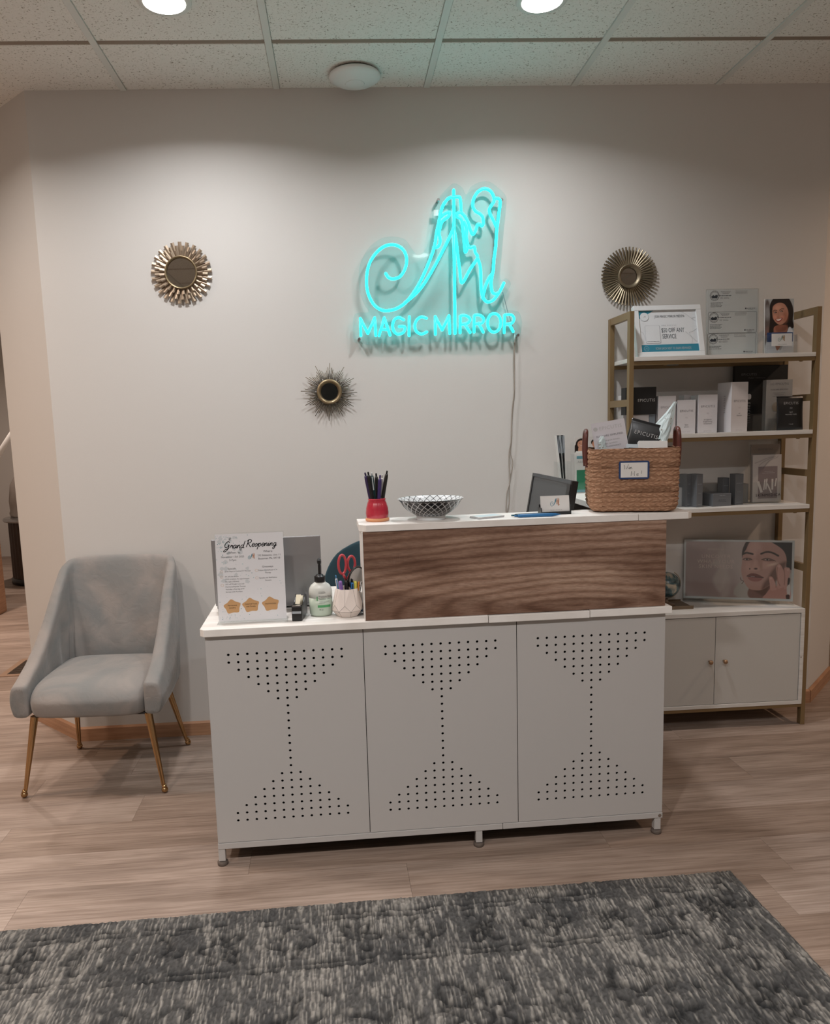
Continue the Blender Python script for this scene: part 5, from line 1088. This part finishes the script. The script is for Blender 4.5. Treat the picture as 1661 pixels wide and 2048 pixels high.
b = B(); b.text('EPICUTIS', 0, 0, .018, 0, 0, 'L', space=1.3); vs = b.v; b.v = [(-.058+z, -.0006, .122-x) for x, y, z in vs]; b.prism([(x-.052, z+.146) for x, z in rrect(.0085, .012, .008)], -.002, -.0004, 1); b.build('side_print', [LINK, mat('vial_white', '#c9c9cb', .3)], bb)
gb = carton('grey-white tall carton in front of the black presentation board', 2.852, 2.964, -.120, .03, Z2, .212, mat('carton_grey_white', '#a9a9a8', .5), [('(o) EPICUTIS', 0, .190, .0125, 1, dict(space=1.15)), ('SKINCARE SIMPLIFIED', 0, .168, .0078, 1, dict(bold=.012)), ('Medical-grade skincare', 0, .155, .0055, 1, {}), ('backed by science', 0, .148, .0055, 1, {}), ('FULL TRANSPARENCY', 0, .140, .0056, 1, {})], pr=[SILVERINK, GREYINK, GREYINK], rz=-.05)
B().disc(-.010, .098, .020, -.0006).build('seal_print', mat('seal_beige', '#9d968a', .6), gb)
ps = sthing('foil_pouch', 'black foil product pouch standing at the right end of the middle shelf', 'pouch', 2.908, -.205, Z2+.0005, (-.05, 0, .06)); pouch(ps, .118, .139, [('EPICUTIS', 0, .105, .0145, 0, dict(space=1.15)), ('(o)', 0, .088, .010, 0, {}), ('lipid', 0, .071, .0085, 0, {}), ('recovery mask', 0, .062, .0085, 0, {}), ('1 mask', 0, .022, .007, 0, {})])
ah = sthing('acrylic_tray', 'low clear acrylic tray at the foot of the black presentation board', 'tray', 2.792, -.200, Z2+.0004)
B().box(-.068, .068, 0, .002, 0, .071).box(-.068, .068, .002, .12, 0, .002).box(-.068, -.066, .002, .12, 0, .05).box(.066, .068, .002, .12, 0, .05).box(-.0005, .0015, .002, .12, 0, .065).build('tray', ACR, ah)
carton('tan box half hidden behind the right shelf post', 2.968, 2.9785, -.10, .05, Z2, .125, mat('tan_card', '#a8977f', .6))
# bottom shelf (third)
DG = mat('grey_side', '#2c3036', .6)
def gcarton(label, x0, x1, yf, d, h, rz=.0, lines=True):
    t = carton(label, x0, x1, yf, d, Z3, h, GREY, rz=rz); w_ = x1-x0; b = B()
    if lines:
        b.greek(-w_*.35, w_*.35, h*.70, .0028, -.0004, 0); b.greek(-w_*.3, w_*.3, h*.08, .0022, -.0004, 0); b.greek(-w_*.25, w_*.25, h*.42, .0018, -.0004, 0)
        b.build('print', [mat('soft_print', '#86898d', .5)], t)
    return t
gcarton('slim grey carton with a bare front, second from the basket on the lowest shelf', 2.486, 2.512, -.175, .05, .137, .22)
gcarton('slim grey carton left of the flat grey box on the lowest shelf', 2.516, 2.545, -.205, .05, .138, .22)
fbx = gcarton('flat wide grey box on the lowest shelf', 2.588, 2.672, -.200, .10, .053, .12, False)
b = B(); b.greek(-.012, .014, .0455, .0035, -.0004, 1); b.greek(-.016, .018, .026, .0028, -.0004, 0); b.greek(-.02, .02, .020, .002, -.0004, 0); b.build('print', [GREYD, mat('soft_print', '#86898d', .5)], fbx)
gcarton('short slim grey carton behind the right end of the flat grey box', 2.672, 2.702, -.120, .04, .112, .1)
gcarton('grey carton standing right of the flat grey box on the lowest shelf', 2.700, 2.738, -.170, .04, .130, .12)
carton('low pale box at the back of the lowest shelf, behind the flat grey box', 2.600, 2.705, -.062, .04, Z3, .085, mat('pale_box', '#8d8a85', .6), m2=CARTS)
carton('pale grey box edge beside the basket on the lowest shelf', 2.450, 2.480, -.150, .05, Z3, .080, mat('pale_grey_box', '#a3a5a6', .6))
carton('pale ribbed box behind the tall leaflet stand on the lowest shelf', 2.742, 2.792, -.110, .04, Z3, .082, mat('pale_box', '#8d8a85', .6))
ls = sthing('leaflet_stand', 'clear stand of grey and white skincare leaflets, right end of the lowest shelf', 'brochure holder', 2.858, -.130, Z3+.0004, (-.03, 0, .03))
B().box(-.072, .072, .012, .014, 0, .262).box(-.072, .072, -.018, -.016, 0, .09).box(-.072, .072, -.018, .06, 0, .0025).build('holder', ACR, ls)
LP = mat('leaflet_paper', '#b3aeab', .6); bp = B().box(-.064, .066, .006, .010, .004, .250).build('back_leaflet', mat('leaflet_taupe', '#8a827b', .6), ls)
b = B(); b.box(-.062, .066, -.006, .002, .004, .205, 0); y = -.0064
b.rect(-.038, .048, .018, .155, y, 1); b.greek(-.01, .03, .134, .0022, y-.0002, 2); b.greek(-.02, .036, .127, .0022, y-.0002, 2)
for x, z, l, wd, a in ((-.030, .068, .05, .011, -.35), (-.010, .078, .046, .006, .12), (-.001, .080, .046, .006, .10), (.012, .062, .046, .006, -.45), (.026, .078, .046, .008, .0), (.041, .086, .034, .006, .14)):
    ca, sa = math.cos(a), math.sin(a); b.flat([(x+ca*p-sa*q*-1, z+sa*p*-1+ca*q) for p, q in ((-wd/2, -l/2), (wd/2, -l/2), (wd/2, l/2), (-wd/2, l/2))], y-.0003, 3)
b.text('SKINMEDICA', 0, .028, .0160, -.0188+.000, 4, space=1.25)
for k in range(3): b.stroke([(-.055+.02*k, .17-.01*k), (-.03+.02*k, .178), (.0+.02*k, .19), (.03+.01*k, .196)], .004, y, 5)  # grey curved strokes printed across the leaflet
b.build('leaflet', [LP, mat('leaflet_mauve', '#7d7273', .6), LINK, mat('tube_white', '#c8c4c1', .5), INK, mat('leaflet_stroke_grey', '#a09a98', .6)], ls)
b = B(); b.text('SKINMEDICA', 0, 0, .011, 0, 0, space=1.1); b.v = [(x, .0055, z+.225) for x, y_, z in b.v]; b.build('back_print', GREYINK, bp)

# framed poster on the cabinet, turned a little
pa = math.atan2(-.170+.020, 2.968-2.558)
po_ = sthing('poster_frame', 'wide framed skincare poster with a close-up face and hand, on the white cabinet', 'poster', 2.763, -.098, .5155, (-.04, 0, pa))
w2, hh = .2225, .266
B().box(-w2, w2, -.002, .0, .012, .012+hh).box(-w2, w2, .004, .006, .012, .012+hh).box(-w2, w2, -.03, .045, 0, .003).box(-.2, .2, -.002, .006, .003, .012).build('acrylic_holder', ACR, po_)
b = B(); b.box(-w2+.001, w2-.001, .0005, .0035, .0125, .011+hh); pp_ = b.build('poster_sheet', mat('poster_white', '#b9bcbb', .45), po_)
cv_ = Canvas(300, 1.72, '#a08d8a')
cv_.ell(.85, .35, .35, .7, '#b5a9a4', .35, op=.8); cv_.ell(.45, .9, .5, .4, '#937e7c', .3, op=.6); cv_.poly([(.60, .05), (.52, .30), (.40, .42), (.55, .46), (.46, .66), (.50, .82), (.60, .90), (.70, .60), (.64, .30)], '#c3b8b2', .06, .55); cv_.poly([(.62, .70), (.75, .62), (.72, .95), (.6, 1.0)], '#c0b4af', .08, .5)
F = lambda L: [((q[0]-560)/953*.80+.925, (q[1]-230)/1200) for q in L]
cv_.poly(F([(600, 1050), (480, 1420), (1600, 1500), (1560, 900), (1200, 1000)]), '#a9a39c', .03)
cv_.poly(F([(740, 1200), (730, 1430), (1150, 1440), (1150, 1150)]), '#7a5850', .02); cv_.poly(F([(730, 1180), (1000, 1380), (1080, 1100), (900, 1100)]), '#54382f', .04, .8)
cv_.poly(F([(1100, 180), (1600, 180), (1600, 780), (1420, 760), (1400, 600), (1350, 430), (1230, 310)]), '#0d0b0c', .012)
cv_.poly(F([(640, 220), (740, 220), (640, 420), (590, 560), (562, 560), (565, 400)]), '#2a1a19', .012)
cv_.poly(F([(720, 225), (640, 380), (575, 520), (560, 700), (550, 850), (600, 1060), (700, 1220), (820, 1260), (960, 1250), (1100, 1150), (1250, 1020), (1350, 850), (1410, 620), (1360, 430), (1240, 310), (1080, 225), (900, 190)]), '#b08a80', .008)
cv_.poly(F([(960, 1250), (1110, 1150), (1260, 1020), (1360, 850), (1400, 640), (1250, 700), (1130, 850), (1060, 1000), (980, 1120)]), '#5d3b30', .05, .85)
cv_.ell(*F([(800, 380)])[0], .10, .14, '#c6a298', .08, op=.7); cv_.ell(*F([(690, 760)])[0], .05, .09, '#c39a8e', .06, op=.6); cv_.ell(*F([(1010, 720)])[0], .09, .06, '#c8a294', .06, op=.6); cv_.ell(*F([(1150, 700)])[0], .07, .02, '#d6b9a8', .03, -.3, .9)
cv_.ell(*F([(870, 560)])[0], .025, .10, '#9a7067', .05, op=.5); cv_.poly(F([(800, 620), (760, 760), (720, 800), (760, 850), (880, 840), (930, 800), (880, 740), (860, 620)]), '#c29b8f', .03, .7)
cv_.ell(*F([(715, 805)])[0], .012, .014, '#3f2420', .012); cv_.ell(*F([(830, 800)])[0], .028, .016, '#3f2420', .014); cv_.ell(*F([(930, 720)])[0], .02, .07, '#85604f', .04, op=.5)
for L in ([(580, 490), (640, 462), (700, 470), (765, 488)], [(925, 480), (1020, 440), (1130, 450), (1250, 515)]): cv_.line(F(L), .032, '#281917', .014)
for L, c in (([(580, 600), (640, 575), (720, 585), (755, 610), (690, 630), (620, 628)], 0), ([(940, 600), (1020, 575), (1110, 590), (1180, 625), (1060, 635), (980, 625)], 0)): cv_.poly(F(L), '#6d4a42', .012); 
for q, s_ in ((650, .9), (1040, 1)): cv_.ell(*F([(q, 604)])[0], .035*s_, .013, '#b8a69f', .008); cv_.ell(*F([(q+5, 602)])[0], .017, .015, '#1c100e', .006)
for L in ([(575, 605), (640, 575), (720, 583), (760, 612)], [(935, 600), (1030, 570), (1120, 588), (1200, 628)]): cv_.line(F(L), .009, '#1a0f0e', .008)
cv_.poly(F([(660, 960), (730, 905), (790, 900), (830, 905), (900, 930), (985, 990), (900, 1000), (760, 985)]), '#6f3d39', .010); cv_.poly(F([(680, 985), (800, 985), (960, 1000), (900, 1065), (800, 1075), (720, 1045)]), '#94605a', .012); cv_.line(F([(665, 962), (760, 972), (870, 980), (980, 988)]), .012, '#2e1513', .008); cv_.line(F([(740, 963), (810, 968)]), .006, '#bcaaa4', .006)
HND = '#c09388'
cv_.poly(F([(1000, 1440), (1040, 1330), (1110, 1220), (1130, 1200), (1440, 1140), (1480, 1440)]), '#b5867c', .012)
for L in ([(1085, 980), (1130, 960), (1170, 1000), (1210, 1110), (1240, 1230), (1130, 1250), (1105, 1120)], [(1215, 790), (1260, 690), (1320, 740), (1370, 900), (1380, 1150), (1260, 1210), (1240, 1000)], [(1360, 790), (1430, 760), (1480, 800), (1470, 960), (1440, 1180), (1370, 1200), (1370, 960)]):
    cv_.poly(F(L), HND, .008)
for L in ([(1240, 760), (1235, 900), (1260, 1060), (1300, 1150)], [(1365, 780), (1380, 900), (1385, 1000), (1380, 1130)], [(1180, 1010), (1220, 1100), (1225, 1190)]): cv_.line(F(L), .010, '#7a4a42', .012, .8)
for q, r_ in (((1125, 1000), .014), ((1275, 740), .016), ((1440, 810), .014)): cv_.ell(*F([q])[0], r_, r_*1.3, '#d1a99f', .012, op=.8)
cv_.poly(F([(1445, 990), (1485, 990), (1480, 1080), (1440, 1170)]), '#33201e', .01); cv_.poly(F([(1430, 1170), (1490, 1130), (1490, 1340), (1440, 1330)]), '#c4bcb8', .012); cv_.poly(F([(1415, 1350), (1480, 1340), (1480, 1450), (1430, 1440)]), '#3b2523', .01)
cv_.line(F([(540, 1000), (555, 1050), (600, 1075), (570, 1130)]), .010, '#4a302c', .008)
cv_.build('poster_picture', -w2+.009, w2-.010, .022, .003+hh, .0002, pp_)
b = B(); y = -.0004; PT = mat('pale_letters', '#c9bab4', .5)
for k, t in enumerate(('UNCOVER', 'WHAT YOUR', 'SKIN NEEDS')): b.text(t, -.090, .196-.0225*k, .0225, y, 0, space=1.15, sx=1.02)
b.text('SKINMEDICA', -.090, .232, .010, y, 0, space=1.2); b.build('lettering', PT, pp_)
# tray and globe
ty = sthing('wooden_tray', 'small tan wooden tray beside the poster on the white cabinet', 'tray', 2.445, -.105, .5154, (0, 0, .0)); B().box(-.075, .085, -.07, .06, 0, .008).build('base', mat('tray_wood', '#6c5b48', .5), ty, bevel=.001)
for a in ((-.075, .085, -.07, -.066), (-.075, .085, .056, .06)): B().box(a[0], a[1], a[2], a[3], .008, .014).build('lip', mat('tray_wood', '#6c5b48', .5), ty)
gl = sthing('desk_globe', 'dark teal and cream globe with a brass arm, half hidden by the desk counter', 'globe', 2.437, -.115, .5237)
B().lathe([(.001, 0), (.034, 0), (.035, .004), (.012, .010), (.006, .02), (.005, .03)], 28).build('stand', mat('globe_base', '#6f5a48', .4), gl)
gg = B(); R = []
for i in range(21):
    t = max(.02, min(PI-.02, PI*i/20)); R.append([(.056*math.sin(t)*math.cos(a), .056*math.sin(t)*math.sin(a), .090-.056*math.cos(t)) for a in np.linspace(0, 2*PI, 32, endpoint=False)])
gg.ring(R); gm_ = mat('globe_marble', '#2f4a50', .25, coat=.4); nt, p = nodes(gm_); v = coords(nt, (1, 1, 1)); r = ramp(nt, [(.40, '#1d363d'), (.5, '#49656a'), (.56, '#a8a294'), (.7, '#cfc4ae')]); nt.links.new(noise(nt, v, 14, 3, .6, 1.2), r.inputs[0]); nt.links.new(r.outputs[0], p.inputs['Base Color']); gg.build('ball', gm_, gl)
B().tube([(.061*math.sin(t), 0, .090-.061*math.cos(t)) for t in np.linspace(.1, 2.6, 20)], .0016, 6).build('meridian_arm', AGOLD, gl)
